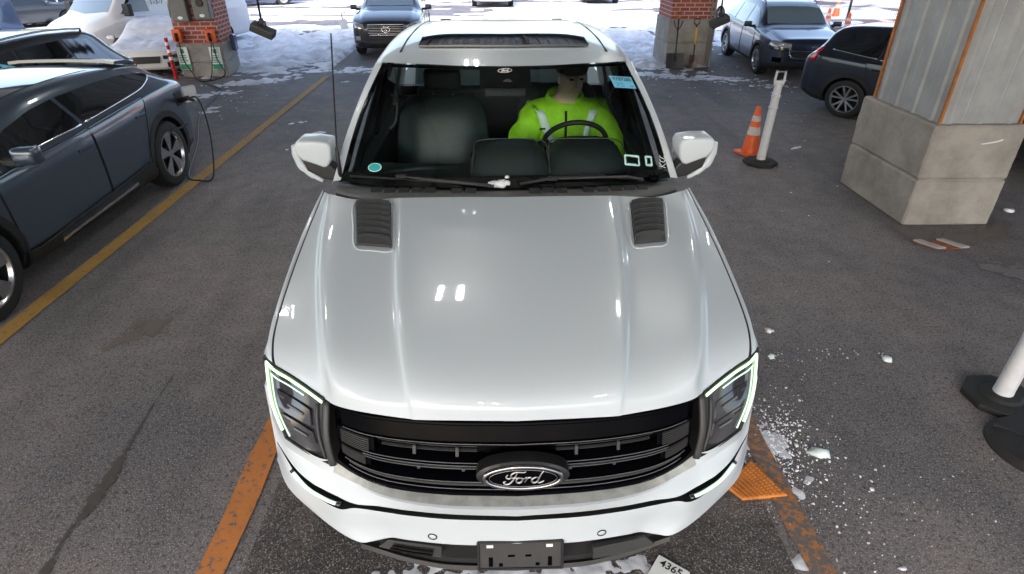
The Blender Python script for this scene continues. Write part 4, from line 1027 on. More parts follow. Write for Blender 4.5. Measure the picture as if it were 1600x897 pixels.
def rect(bm, m_, w_, h, z=0, x=0, y=0, mi=0): f = bm.faces.new([bm.verts.new(m_ @ Vector((x + a * w_ / 2, y + b * h / 2, z))) for a, b in ((-1, -1), (1, -1), (1, 1), (-1, 1))]); f.material_index = mi
m_ = decal(972, 130, -.07, .008)
bm = bmesh.new(); rect(bm, m_, .168, .092); k = obj('lot_sticker', bm, 'sticker_blue', TR)
text('lettering', '9789285', .041, 'ink', k, m_ @ Matrix.Translation((.0, .020, .003)))
bm = bmesh.new(); rnd = random.Random(3)
for j in range(3):
    for i in range(7):
        if rnd.random() < .8: rect(bm, m_, .007, .0035, .001, -.06 + i * .009, -.010 - j * .012)
for i in range(4): rect(bm, m_, .008, .004, .001, .045 + i * .008, -.03)
obj('small_print', bm, 'ink', k)
m_ = decal(586, 262)
bm = bmesh.new(); disc_oval(bm, m_, .042, .026, 0, .001, 28); k = obj('round_sticker', bm, 'sticker_rim', TR)
bm = bmesh.new(); disc_oval(bm, m_, .037, .022, .001, .002, 28); obj('field', bm, 'sticker_teal', k)
for px, py, ww, hh in ((987, 251, .088, .056), (1013, 252, .040, .054)):
    m_ = decal(px, py, -.08); bm = bmesh.new()
    for a, b, c, d in ((0, hh / 2, ww, .010), (0, -hh / 2, ww, .009), (-ww / 2, 0, .009, hh), (ww / 2, 0, .008, hh)): rect(bm, m_, c, d, 0.0005 * (1 + (c < d)), a, b)
    rn = random.Random(px)
    for _ in range(26):
        t = rn.random(); sx = rn.choice((-1, 1)); 
        if rn.random() < .5: rect(bm, m_, .012, .008, .0015, (t - .5) * ww, sx * (hh / 2 - .005))
        else: rect(bm, m_, .007, .010, .0015, sx * (ww / 2 - .005), (t - .5) * hh)
    obj('sticker_residue', bm, 'sticker_rim', TR)
m_ = decal(1034, 253, 1.25); bm = bmesh.new()
for st in ([(-.032, .02), (-.034, -.02)], [(-.012, .022), (-.032, 0), (-.010, -.022)], [(.012, .018), (.0, .012), (-.002, -.01), (.008, -.02), (.016, -.012)], [(.036, .018), (.024, .014), (.02, -.01), (.03, -.02), (.038, -.010)]):
    tube(bm, [m_ @ Vector((x, y, .002)) for x, y in st], .0022, 5)
obj('chalk_letters', bm, 'white_mark', TR)
m_ = decal(783, 289, 0); bm = bmesh.new(); 
for dx, dy, dz, r in ((-.04, -.002, .0, .030), (0.0, .0, .005, .034), (.028, .004, .008, .024), (.034, .036, .012, .014), (-.065, -.008, -.004, .018)): lump(bm, m_ @ Vector((dx, dy, .012 + dz)), r, dx * 90, .75, .5)
o = obj('snow_lump', bm, 'snow', None, True); o.data.transform(Matrix.Translation(-(m_.translation))); o.location = m_.translation + TR0
tag(o, 'clump of snow resting on the windshield wiper at the glass bottom', 'snow lump', 'lumps of snow fallen on the asphalt')
del o['group']

# interior
bm = bmesh.new()   # dash
dr = [[Vector((x, y + .05 * (x / .9) ** 2, z)) for x in (-.86, -.6, -.3, 0, .3, .6, .86)] for y, z in ((1.86, 1.235), (2.0, 1.25), (2.2, 1.26), (2.32, 1.24), (2.36, 1.14), (2.34, .85))]
grid_faces(bm, loftgrid(dr, 4, 4)); IN = obj('dashboard', bm, 'dash', TR, True)
bm = bmesh.new()   # centre screen hood / instrument hood
def hump(cx, w_, y0, y1, z0, h):
    rows = []
    for y, k in ((y0, .0), (y0 + .03, .55), ((y0 + y1) / 2, .9), (y1, 1.0), (y1 + .015, .9), (y1 + .02, -.9)):
        rows.append([Vector((cx + w_ * u, y, z0 + h * k * max(0, 1 - abs(u) ** 5))) for u in (-1, -.94, -.85, -.6, -.3, 0, .3, .6, .85, .94, 1)])
    grid_faces(bm, rows)
hump(.03, .255, 2.06, 2.36, 1.25, .145); hump(.50, .26, 2.06, 2.40, 1.245, .15)
obj('instrument_hood', bm, 'dash', IN, True)
for cx_, w_ in ((.03, .235), (.50, .24)):
    bm = bmesh.new(); tube(bm, spline([(cx_ - w_, 2.06, 1.27), (cx_ - w_ * .97, 2.2, 1.34), (cx_ - w_ * .86, 2.34, 1.385), (cx_, 2.35, 1.393), (cx_ + w_ * .86, 2.34, 1.385), (cx_ + w_ * .97, 2.2, 1.34), (cx_ + w_, 2.06, 1.27)], 4), .0035, 5); obj('hood_edge', bm, 'box_grey', IN, True)
bm = bmesh.new(); box(bm, (-.22, 2.385, 1.12), (.16, 2.40, 1.30), .01); obj('screen', bm, 'black_gloss', IN)
bm = bmesh.new(); box(bm, (-.78, 1.98, 1.242), (.62, 2.0, 1.252))
for k in range(62):
    x = -.72 + k * .0215; prism(bm, [(x, 1.965, 1.253), (x + .0105, 1.985, 1.253), (x + .021, 1.965, 1.253)], (0, 0, .003))
obj('defroster_vent', bm, 'box_grey', IN)
bm = bmesh.new(); tube(bm, [Vector((-.80, 2.12, 1.25)), Vector((-.55, 2.18, 1.262)), Vector((-.3, 2.2, 1.262))], .02, 8); obj('dash_pad', bm, 'leather', IN, True)
def seat(cx, yb, head=True):
    def sect(z, y, hw, th):
        return [Vector((cx + hw * u, y - th * (1 - abs(u) ** 3) * .9 + .035 * (abs(u) ** 2 if abs(u) < .8 else .55) * -1, z)) for u in (-1, -.82, -.62, -.3, 0, .3, .62, .82, 1)]
    rows = [sect(.86, yb - .02, .25, .06), sect(1.0, yb, .265, .09), sect(1.15, yb + .045, .26, .10), sect(1.3, yb + .09, .25, .10), sect(1.42, yb + .13, .225, .09), sect(1.47, yb + .155, .17, .05)]
    bm = bmesh.new(); ribbon(bm, loftgrid(rows, 3, 4), .10); st = obj('seat', bm, 'leather', TR, True)
    bm = bmesh.new(); box(bm, (cx - .26, yb - .52, .72), (cx + .26, yb + .0, .88), .05, seg=3); obj('cushion', bm, 'leather', st, True)
    bm = bmesh.new()
    for dx in (-.10, .10): tube(bm, [Vector((cx + dx, yb - .02 + .03, 1.13)), Vector((cx + dx, yb + .055, 1.40))], .003, 5)
    obj('seam', bm, 'interior_dark', st)
    if head:
        bm = bmesh.new(); 
        for dx in (-.07, .07): tube(bm, [Vector((cx + dx, yb + .12, 1.44)), Vector((cx + dx, yb + .14, 1.565))], .008, 8)
        obj('headrest_post', bm, 'chrome', st, True)
        bm = bmesh.new(); box(bm, (cx - .13, yb + .12, 1.56), (cx + .13, yb + .22, 1.70), .035, seg=3); obj('headrest', bm, 'interior_dark', st, True)
seat(-.43, 2.84); seat(.42, 3.24, False)
bm = bmesh.new(); box(bm, (-.70, 3.65, .8), (.70, 3.75, 1.45), .05, seg=3); box(bm, (-.70, 3.2, .7), (.70, 3.65, .86), .05, seg=3); obj('rear_bench', bm, 'interior_dark', TR, True)
bm = bmesh.new(); box(bm, (-.14, 2.38, .8), (.14, 3.1, .98), .03, seg=2); obj('console', bm, 'interior_dark', TR)
bm = bmesh.new(); box(bm, (-.7, 2.75, 1.815), (.7, 4.15, 1.83)); obj('headliner', bm, 'interior_dark', TR)
bm = bmesh.new(); box(bm, (-.92, 1.75, .5), (.92, 1.80, 1.22)); obj('firewall', bm, 'interior_dark', TR)
# seat belts and grab handle by the passenger door
bm = bmesh.new(); tube(bm, [Vector((-.74, 2.9, 1.72)), Vector((-.72, 2.88, 1.3)), Vector((-.68, 2.9, .9))], .02, 4, flat=.15); tube(bm, [Vector((.80, 2.95, 1.70)), Vector((.70, 2.95, 1.3)), Vector((.66, 2.9, .9))], .02, 4, flat=.15); obj('seat_belt', bm, 'interior_dark', TR)
bm = bmesh.new(); tube(bm, spline([(-.70, 2.42, 1.66), (-.665, 2.41, 1.62), (-.68, 2.38, 1.50), (-.72, 2.36, 1.46)], 4), .011, 8); obj('grab_handle', bm, 'leather', TR, True)
# rear view mirror
q = L(790, 146, y=2.16); q.x = -.0
bm = bmesh.new(); mt = frame_mtx(Vector((-.0, 2.20, q.z)), (1, 0, 0), (0, -1, .25)); box(bm, (-.125, -.032, -.012), (.125, .032, .012), .012, mtx=mt, seg=2); RM = obj('rear_mirror', bm, 'grey_plastic', TR, True)
bm = bmesh.new(); box(bm, (-.035, -.01, -.02), (.035, .07, .02), .01, mtx=mt @ Matrix.Translation((0, .03, -.01))); obj('mount', bm, 'interior_dark', RM)
# steering wheel
cy, cz, cx = 2.50, 1.315, .46
sm_ = frame_mtx(Vector((cx, cy, cz)), (1, 0, 0), Vector((0, .82, .57)))
bm = bmesh.new(); tube(bm, [sm_ @ Vector((.208 * math.cos(2 * math.pi * k / 40), .208 * math.sin(2 * math.pi * k / 40), 0)) for k in range(41)], .016, 10, cap=False); SW = obj('steering_wheel', bm, 'black_plastic', TR, True)
bm = bmesh.new(); disc_oval(bm, sm_, .07, .06, -.03, .01, 24, .01)
for a in (0, math.pi, math.pi / 2): tube(bm, [sm_ @ Vector((.05 * math.cos(a), .05 * math.sin(a), 0)), sm_ @ Vector((.202 * math.cos(a), .202 * math.sin(a), 0))], .016, 8, flat=.5)
tube(bm, [sm_ @ Vector((0, 0, -.02)), Vector((cx, 2.2, 1.08))], .03, 8)
obj('hub', bm, 'black_plastic', SW, True)

# ================================================================== THE DRIVER
PR = TR0 + Vector((.43, 2.93, .02))
PE = empty('person', PR + Vector((0, -.1, .86)), 0, 'driver in neon yellow green jacket with silver stripes and dark cap at the truck wheel', 'person')
def PV(*a): return Vector(a) - Vector((0, -.1, .86))
# body: pelvis root, spine, neck, head base, arms to the wheel, legs
J = [(0, -.08, .92), (0, -.02, 1.10), (0, .02, 1.27), (0, .02, 1.42), (0, -.01, 1.50), (0.03, -.07, 1.60), (.03, -.085, 1.68),
     (-.17, .0, 1.41), (-.25, -.10, 1.23), (-.27, -.22, 1.12), (-.20, -.36, 1.10), (-.18, -.43, 1.13), (.19, .0, 1.41), (.28, -.08, 1.22), (.30, -.20, 1.12), (.20, -.36, 1.10), (.17, -.43, 1.13),
     (-.11, -.22, .90), (-.15, -.58, .92), (-.15, -.72, .55), (-.15, -.85, .47), (.11, -.22, .90), (.14, -.58, .92), (.14, -.72, .55), (.14, -.85, .47)]
Ed = [(0,1),(1,2),(2,3),(3,4),(4,5),(5,6),(3,7),(7,8),(8,9),(9,10),(10,11),(3,12),(12,13),(13,14),(14,15),(15,16),(0,17),(17,18),(18,19),(19,20),(0,21),(21,22),(22,23),(23,24)]
Ra = [(.17,.12),(.16,.12),(.17,.115),(.13,.09),(.058,.058),(.086,.100),(.078,.094),.062,.055,.048,.040,.032,.062,.055,.048,.040,.032,.085,.065,.05,.045,.085,.065,.05,.045]
body = skin_figure('body', [PV(*j) for j in J], Ed, Ra, 'skin', PE)
# trousers and jacket are grown over the same skeleton
JJ = [(0, -.10, .93), (0, -.02, 1.10), (0, .02, 1.26), (0, .015, 1.42), (-.175, .01, 1.40), (-.27, -.09, 1.22), (-.30, -.20, 1.11), (-.22, -.34, 1.09), (.19, .01, 1.40), (.30, -.07, 1.21), (.33, -.19, 1.11), (.22, -.34, 1.09)]
EJ = [(0,1),(1,2),(2,3),(3,4),(4,5),(5,6),(6,7),(3,8),(8,9),(9,10),(10,11)]
RJ = [(.24,.16),(.235,.18),(.225,.17),(.145,.115),.110,.102,.092,.064,.110,.102,.092,.064]
jk = skin_figure('jacket', [PV(*j) for j in JJ], EJ, RJ, 'hi_vis', PE, 3)
# folds of the cloth, modelled
me = jk.data
for v in me.vertices:
    q = v.co * 9; v.co += v.normal * (.016 * noise.noise(q + Vector((0, 0, q.x))) + .012 * noise.noise(Vector((v.co.x * 30, v.co.y * 18, v.co.z * 12))))
jb = BVHTree.FromPolygons([v.co[:] for v in me.vertices], [p.vertices[:] for p in me.polygons])
def jhit(x, z, off=.006, y0=-3.0):
    h = jb.ray_cast(PV(x, y0, z), Vector((0, 1, 0)));
    return (h[0] + Vector((0, -off, 0))) if h[0] else jb.find_nearest(PV(x, -.1, z))[0]
def band(name, pts, hw, material, off=.007):
    g = []
    for x, z, dx, dz in pts: g.append([jhit(x - dx * hw, z - dz * hw, off), jhit(x, z, off + .002), jhit(x + dx * hw, z + dz * hw, off)])
    bm = bmesh.new(); ribbon(bm, g, .003); return obj(name, bm, material, jk, True)
band('stripe', [(-.165 + .012 * k, 1.435 - .035 * k, 1, 0) for k in range(12)], .026, 'reflective')
band('stripe', [(.175 - .008 * k, 1.435 - .035 * k, 1, 0) for k in range(12)], .026, 'reflective')
band('stripe', [(-.20 + .04 * k, 1.075, 0, 1) for k in range(11)], .028, 'reflective')
band('zip', [(.0, 1.43 - .03 * k, 1, 0) for k in range(12)], .008, 'cap', .003)
band('strap_patch', [(-.165 + .002 * k, 1.315, 0, 1) for k in range(0, 24, 6)], .006, 'cap', .012)
# collar
bm = bmesh.new()
cr_ = []
for dz, r in ((0, .150), (.05, .128), (.10, .110), (.095, .098)):
    cr_.append([PV(r * math.cos(a) * 1.05, .0 + r * .8 * math.sin(a), 1.43 + dz - .035 * math.cos(a + math.pi / 2)) for a in [math.radians(-60 + 300 * k / 20) for k in range(21)]])
grid_faces(bm, cr_); obj('collar', bm, 'hi_vis', jk, True)
tj = skin_figure('trousers', [PV(*J[k]) for k in (0, 17, 18, 19, 21, 22, 23)], [(0,1),(1,2),(2,3),(0,4),(4,5),(5,6)], [.16, .11, .085, .07, .11, .085, .07], 'trousers', PE)
# face: nose, brow, eyes, ears on the head; the head looks down and to its left
hc = PV(.03, -.085, 1.645); fd_ = Vector((.22, -.95, -.12)).normalized(); fx = fd_.cross(Vector((0, 0, 1))).normalized() * -1; fu = fx.cross(fd_) * 1
if fu.z < 0: fu = -fu
def FP(a, b, c): return hc + fx * a + fu * b + fd_ * c
bm = bmesh.new(); tube(bm, [FP(0, .03, .095), FP(0, -.0, .115), FP(0, -.018, .118), FP(0, -.026, .10)], .01, 8, radii=[.007, .011, .014, .008]); tube(bm, [FP(-.026, -.052, .092), FP(0, -.048, .104), FP(.026, -.052, .092)], .006, 6)
for s in (-1, 1):
    res = bmesh.ops.create_icosphere(bm, subdivisions=2, radius=1)
    for v in res['verts']: v.co = FP(s * .083 + v.co.x * .010, v.co.y * .030 - .005, v.co.z * .018 + .0)
    tube(bm, [FP(s * .05, .033, .082), FP(s * .03, .038, .095), FP(s * .012, .033, .098)], .006, 6)
obj('face', bm, 'skin', body, True)
for s in (-1, 1):
    bm = bmesh.new(); res = bmesh.ops.create_icosphere(bm, subdivisions=2, radius=1)
    for v in res['verts']: v.co = FP(s * .032 + v.co.x * .014, .018 + v.co.y * .007, .088 + v.co.z * .01)
    obj('eye', bm, 'cap', body, True)
bm = bmesh.new()   # knitted cap, worn low
rows = []
for t, r in ((-.01, .104), (.02, .112), (.05, .112), (.08, .100), (.11, .070), (.125, .03), (.128, .002)):
    rows.append([FP(r * .92 * math.cos(a), .052 + t, r * 1.06 * math.sin(a) - .022) for a in [2 * math.pi * k / 24 for k in range(25)]])
grid_faces(bm, rows); obj('cap', bm, 'cap', PE, True)
PE.scale = (1.10, 1.0, 1.0)
# gloved hands closed round the wheel rim
for s in (-1, 1):
    tp = sm_ @ Vector((s * .195, .03, 0)) + TR0; wrist = PR + Vector((s * .185, -.40, 1.12)); tp = tp - (PR + Vector((0, -.1, .86))); wr = wrist - (PR + Vector((0, -.1, .86)))
    pj = []; pe = []; pr_ = []
    pj += [wr, wr.lerp(tp, .55), tp + Vector((0, .02, .0))]; pe += [(0, 1), (1, 2)]; pr_ += [.030, (.038, .026), (.036, .022)]
    for f in range(4):
        o_ = Vector((s * (.030 - .02 * f), -.004, .012 + .006 * f)); n0 = len(pj)
        ln = (.9, 1.05, 1.0, .8)[f]
        pj += [tp + o_ + Vector((0, -.018, .022)), tp + o_ + Vector((0, -.040 * ln, .014)), tp + o_ + Vector((0, -.044 * ln, -.012))]; pe += [(2, n0), (n0, n0 + 1), (n0 + 1, n0 + 2)]; pr_ += [.010, .0095, .008]
    n0 = len(pj); pj += [tp + Vector((-s * .035, .0, -.008)), tp + Vector((-s * .045, -.022, -.014))]; pe += [(1, n0), (n0, n0 + 1)]; pr_ += [.012, .010]
    skin_figure('glove', pj, pe, pr_, 'cap', PE, 1)

# ================================================================== PARKED VEHICLES
paint('paint_bluegrey', (.045, .067, .095)); paint('paint_black', (.018, .018, .020)); paint('paint_charcoal', (.032, .036, .045)); paint('paint_navy', (.022, .034, .065))
paint('paint_navy2', (.012, .016, .028)); paint('paint_white', (.62, .63, .64), metal=0); paint('paint_silver', (.35, .36, .38)); paint('paint_blue', (.07, .10, .20)); paint('paint_red', (.30, .03, .03)); paint('paint_green', (.05, .10, .08))
mat('cladding', (.010, .010, .011), .55, bump=.05, bscale=200)
mat('head_lens', (.42, .43, .45), .10, coat=1, metal=.3); mat('well', (.006, .006, .006), .9)

def section(y, hw, zb, zbelt, ztop, hwt):
    h = [(0, zb), (.70 * hw, zb), (.94 * hw, zb + .05), (.995 * hw, zb + .25 * (zbelt - zb)), (hw, zb + .55 * (zbelt - zb)), (.985 * hw, zbelt - .07), (.95 * hw, zbelt)]
    sx, sz = .95 * hw, zbelt; tx, tz = hwt, ztop - .05
    h += [(sx + (tx - sx) * .33, sz + (tz - sz) * .36), (sx + (tx - sx) * .7, sz + (tz - sz) * .72), (tx, tz), (tx - .10 * min(1, hwt / .6), ztop - .006), (tx * .45, ztop + .008), (0, ztop + .012)]
    pts = [Vector((a, y, b)) for a, b in h]
    return [Vector((-p.x, p.y, p.z)) for p in pts[::-1]][:-1] + pts
def mix_patch(bvh, mode, lower, upper, n, m_, off):
    a = resample([Vector((p[0], p[1], 0)) for p in lower], n + 1); b = resample([Vector((p[0], p[1], 0)) for p in upper], n + 1); G = []
    for j in range(m_ + 1):
        row = []
        for i in range(n + 1):
            q = a[i].lerp(b[i], j / m_)
            if mode in ('L', 'R'): s = -1 if mode == 'L' else 1; o, d = Vector((s * 4, q.x, q.y)), Vector((-s, 0, 0))
            elif mode == 'T': o, d = Vector((q.x, q.y, 5)), Vector((0, 0, -1))
            elif mode == 'F': o, d = Vector((q.x, -9, q.y)), Vector((0, 1, 0))
            else: o, d = Vector((q.x, 9, q.y)), Vector((0, -1, 0))
            h = bvh.ray_cast(o, d)
            if h[0] is None:
                h = bvh.find_nearest(o + d * (4 if mode in 'LR' else 5 if mode == 'T' else 9 - 2.0))
            p = h[0]; n_ = h[1] if h[1].dot(d) < 0 else -h[1]
            row.append(p + (n_ * .5 - d * .5).normalized() * off)
        G.append(row)
    return G
def door_mesh(G, material, par, name='door'):
    """door skin standing a little proud, with a dark gap round it"""
    bm = bmesh.new(); V = grid_faces(bm, G)
    per = [r for r in G[0]] + [r[-1] for r in G[1:]] + [p for p in G[-1][::-1][1:]] + [r[0] for r in G[::-1][1:]]
    tube(bm, per, .0055, 4, cap=False, mi=1); return obj(name, bm, [material, 'well'], par, True, 50)
def car(name, label, cat, loc, rz, st, H, paintm, wheels=(-1.4, 1.4), wr=.34, hw=.93, side=None, wsh=None, rear=None, front=(), detail=True, clad=None, group=None, sc=1.0, roofm=None, nsp=5, rimst=0, glassm='car_glass', rails=False, arch_gap=.05, mirrors=True, wmat='alloy', doors=None, mirror_y=None, wsglass=None):
    root = empty(name, loc, rz, label, cat, group); root.scale = (sc,) * 3
    rows = [section(*s) for s in st]
    g = loftgrid(rows, 3 if detail else 2, 4 if detail else 2)
    bm = bmesh.new(); V = grid_faces(bm, g)
    # close the seam underneath, cap the ends
    for i in range(len(V) - 1):
        pass
    bmesh.ops.remove_doubles(bm, verts=bm.verts, dist=.0004)
    for loop in ((0), (-1)):
        vs = [v for v in V[loop] if v.is_valid]
        u = []
        for v in vs:
            if v not in u: u.append(v)
        try: bm.faces.new(u)
        except ValueError: pass
    bmesh.ops.holes_fill(bm, edges=[e for e in bm.edges if e.is_boundary])
    bmesh.ops.recalc_face_normals(bm, faces=bm.faces)
    full = BVHTree.FromBMesh(bm)
    me = bpy.data.meshes.new('body'); bm.to_mesh(me); bm.free()
    bo = bpy.data.objects.new('body', me); COL.objects.link(bo)
    bc = bmesh.new()
    for wy in wheels:
        for s in (-1, 1):
            res = bmesh.ops.create_cone(bc, cap_ends=True, segments=32, radius1=wr + arch_gap, radius2=wr + arch_gap, depth=.62)
            for v in res['verts']: v.co = Vector((s * (hw) + v.co.z, wy + v.co.x, wr + v.co.y + .01))
    mc = bpy.data.meshes.new('c'); bc.to_mesh(mc); bc.free(); co = bpy.data.objects.new('c', mc); COL.objects.link(co)
    md = bo.modifiers.new('b', 'BOOLEAN'); md.object = co; md.operation = 'DIFFERENCE'; md.solver = 'EXACT'
    dg = bpy.context.evaluated_depsgraph_get(); dg.update()
    m2 = bpy.data.meshes.new_from_object(bo.evaluated_get(dg)); bpy.data.objects.remove(bo); bpy.data.objects.remove(co)
    m2.materials.clear()
    body_ = link('body', m2, [paintm, 'well', clad or paintm], root, True)
    for p in m2.polygons:
        p.material_index = 0
        c = p.center
        if c.z < st[len(st) // 2][2] + .012 and abs(p.normal.z) > .6: p.material_index = 1
        elif clad and c.z < .40: p.material_index = 2
        for wy in wheels:
            r = math.hypot(c.y - wy, c.z - wr - .01)
            if r < wr + arch_gap + .004 and abs(c.x) < hw + .02 and c.z < wr * 2 + .2 and max(math.hypot(m2.vertices[k].co.y - wy, m2.vertices[k].co.z - wr - .01) for k in p.vertices) < wr + arch_gap + .004: p.material_index = 1
    m2.set_sharp_from_angle(angle=R(38))
    B = full; N = 12 if detail else 5
    for i, wy in enumerate(wheels):
        for s in (-1, 1):
            if detail: wheel(root, s * (hw - .12), wy, wr, .23, s, nsp, style=rimst, rim=wmat, rr=.70)
            else:
                bm = bmesh.new(); lathe(bm, [(.001, .11), (wr * .6, .11), (wr * .62, .12), (wr, .10), (wr, -.10), (.001, -.1)], 18, axis='x'); W = obj('wheel', bm, 'rubber', root, True, 30); W.location = (s * (hw - .12), wy, wr)
                bm = bmesh.new(); lathe(bm, [(wr * .6, s * .115), (wr * .5, s * .13), (.001, s * .118)], 18, axis='x'); obj('rim', bm, 'alloy', W, True, 30)
            if clad:
                bm = bmesh.new(); rings = []
                for k in range(15):
                    a = R(-18) + R(216) * k / 14
                    row = []
                    for rr_, dx in ((wr + arch_gap - .01, -.02), (wr + arch_gap - .012, .006), (wr + arch_gap + .055, .010), (wr + arch_gap + .062, -.02)):
                        yy, zz = wy + rr_ * math.cos(a), wr + .01 + rr_ * math.sin(a)
                        h = B.ray_cast(Vector((s * 4, yy, max(zz, st[len(st) // 2][2] + .03))), Vector((-s, 0, 0)))
                        xx = abs(h[0].x) if h[0] else hw
                        row.append(Vector((s * (max(xx, hw * .93) + dx), yy, zz)))
                    rings.append(row)
                grid_faces(bm, rings); obj('arch_trim', bm, clad, root, True, 40)
    if doors:
        for s, mode in ((-1, 'L'), (1, 'R')):
            for lo, up, hp in doors:
                D = door_mesh(mix_patch(B, mode, lo, up, 8, 7, .004), paintm, root)
                if hp:
                    h = B.ray_cast(Vector((s * 4, hp[0], hp[1])), Vector((-s, 0, 0)))[0]
                    bm = bmesh.new(); box(bm, (h.x - .016, hp[0] - .10, hp[1] - .014), (h.x + .016, hp[0] + .10, hp[1] + .014), .008); obj('handle', bm, paintm, D)
    if side:
        for s, mode in ((-1, 'L'), (1, 'R')):
            for lo, up in side:
                bm = bmesh.new(); G = mix_patch(B, mode, lo, up, N, 5, .006); grid_faces(bm, G); wo = obj('side_window', bm, glassm, root, True)
                if detail:
                    bm = bmesh.new(); tube(bm, G[0], .009, 5); obj('window_trim', bm, 'chrome', wo, True)
    if wsh:
        bm = bmesh.new(); grid_faces(bm, mix_patch(B, 'T', *wsh, N, 6, .006)); WO = obj('windshield', bm, wsglass or glassm, root, True)
    if rear:
        bm = bmesh.new(); grid_faces(bm, mix_patch(B, 'T', *rear, N, 5, .006)); obj('rear_window', bm, glassm, root, True)
    for nm, mode, lo, up, mt_, off in front:
        bm = bmesh.new(); ribbon(bm, mix_patch(B, mode, lo, up, 8 if detail else 4, 5 if detail else 2, off), .012); obj(nm, bm, mt_, root, True, 40)
    if roofm:
        bm = bmesh.new(); grid_faces(bm, mix_patch(B, 'T', *roofm[:2], 10, 8, .004)); obj('roof_panel', bm, roofm[2], root, True)
    if rails:
        for s in (-1, 1):
            bm = bmesh.new(); ys = [-.35 + 1.9 * k / 8 for k in range(9)]; rp = [B.ray_cast(Vector((s * (st[len(st) // 2][5] - .05), y, 5)), Vector((0, 0, -1)))[0] for y in ys]
            tube(bm, [rp[0]] + [p + Vector((0, 0, .05)) for p in rp] + [rp[-1]], .016, 8); obj('roof_rail', bm, 'dark_chrome', root, True)
    if mirrors:
        my = mirror_y if mirror_y is not None else (wsh[0][0][1] + .25 if wsh else -.6)
        zb_ = [s_ for s_ in st if s_[0] >= my][0][3]
        for s in (-1, 1):
            bm = bmesh.new(); box(bm, (s * (hw + .02) if s > 0 else -(hw + .20), my - .06, zb_ + .02), ((hw + .20) if s > 0 else -(hw + .02), my + .07, zb_ + .15), .045, seg=3); MO = obj('mirror', bm, paintm, root, True, 60)
            bm = bmesh.new(); box(bm, (min(s * (hw - .10), s * (hw + .06)), my - .02, zb_ - .0), (max(s * (hw - .10), s * (hw + .06)), my + .04, zb_ + .06), .01); obj('arm', bm, 'cladding', MO)
    root['_b'] = 0; del root['_b']
    return root, B

# hatchback at the charger, left
hw = .945
st = [(-2.30, .60, .34, .68, .76, .50), (-2.22, .78, .27, .76, .84, .62), (-1.95, .90, .22, .84, .92, .68), (-1.45, .94, .20, .92, .99, .70), (-1.05, hw, .20, .95, 1.04, .70), (-.55, hw, .20, .97, 1.20, .67), (-.10, hw, .20, 1.0, 1.32, .65), (.45, hw, .20, 1.02, 1.355, .65), (1.10, hw, .20, 1.06, 1.345, .64), (1.62, hw, .20, 1.08, 1.305, .63), (1.98, .93, .22, 1.07, 1.24, .62), (2.18, .90, .28, 1.02, 1.10, .66), (2.28, .80, .36, .90, .94, .60), (2.31, .70, .42, .80, .84, .5)]
EV, EVB = car('hatchback', 'blue grey hatchback plugged in at a charger beside the yellow lane line', 'car', (-4.64, 5.30, 0), 0, st, 1.6, 'paint_bluegrey', wheels=(-1.42, 1.50), wr=.365, hw=hw, clad='cladding',
    side=[([(-.92, .99), (.22, 1.035)], [(-.86, 1.0), (-.45, 1.16), (-.1, 1.235), (.22, 1.26)]), ([(.28, 1.04), (.9, 1.08), (1.35, 1.11), (1.78, 1.17)], [(.28, 1.262), (.8, 1.27), (1.35, 1.255), (1.78, 1.20)])],
    wsh=([(-.66, -1.0), (0, -1.06), (.66, -1.0)], [(-.56, -.22), (0, -.25), (.56, -.22)]), rear=([(-.5, 1.98), (.5, 1.98)], [(-.52, 2.14), (.52, 2.04)]),
    roofm=([(-.48, -.1), (.48, -.1)], [(-.48, 1.2), (.48, 1.2)], 'car_glass'),
    doors=[([(-.98, .36), (.24, .36)], [(-1.0, .94), (.24, 1.0)], (.08, .86)), ([(.26, .36), (.98, .40), (1.12, .72)], [(.26, 1.0), (.9, 1.04), (1.25, 1.06)], (1.08, .90))],
    front=[('headlight', 'F', [(-.72, .66), (-.45, .64)], [(-.70, .74), (-.42, .72)], 'head_lens', .01), ('headlight', 'F', [(.45, .64), (.72, .66)], [(.42, .72), (.70, .74)], 'head_lens', .01), ('grille', 'F', [(-.45, .36), (.45, .36)], [(-.5, .48), (.5, .48)], 'cladding', .01),
           ('tail_light', 'B', [(-.80, .86), (-.2, .86)], [(-.80, .93), (-.2, .93)], 'red_lens', .01), ('tail_light', 'B', [(.2, .86), (.80, .86)], [(.2, .93), (.80, .93)], 'red_lens', .01)], rimst=1, nsp=5)
# sill blade with bright strip, spoiler, charging flap and plug
bm = bmesh.new(); ribbon(bm, mix_patch(EVB, 'R', [(-.98, .21), (1.08, .21)], [(-.99, .36), (-.85, .34), (.75, .42), (.98, .44), (1.08, .34)], 14, 4, .016), .02); SL = obj('sill_cladding', bm, 'cladding', EV, True, 40)
bm = bmesh.new(); ribbon(bm, mix_patch(EVB, 'R', [(-.62, .285), (.62, .32)], [(-.62, .31), (.62, .35)], 10, 1, .040), .012); obj('bright_strip', bm, 'chrome', SL)
bm = bmesh.new(); ribbon(bm, mix_patch(EVB, 'T', [(-.55, 1.55), (.55, 1.55)], [(-.50, 2.02), (.50, 2.02)], 10, 4, .03), .03); obj('spoiler', bm, 'paint_bluegrey', EV, True, 50)
for s, md in ((1, 'R'), (-1, 'L')):
    bm = bmesh.new(); ribbon(bm, mix_patch(EVB, md, [(1.55, .60), (1.98, .56)], [(1.55, .62), (1.98, .585)], 6, 1, .008), .006); obj('crease_trim', bm, 'cladding', EV)
h = EVB.ray_cast(Vector((4, 1.95, .88)), Vector((-1, 0, 0)))[0]
bm = bmesh.new(); box(bm, (h.x - .05, 1.86, .79), (h.x + .012, 2.04, .97), .02); FL = obj('charge_port', bm, 'cladding', EV)
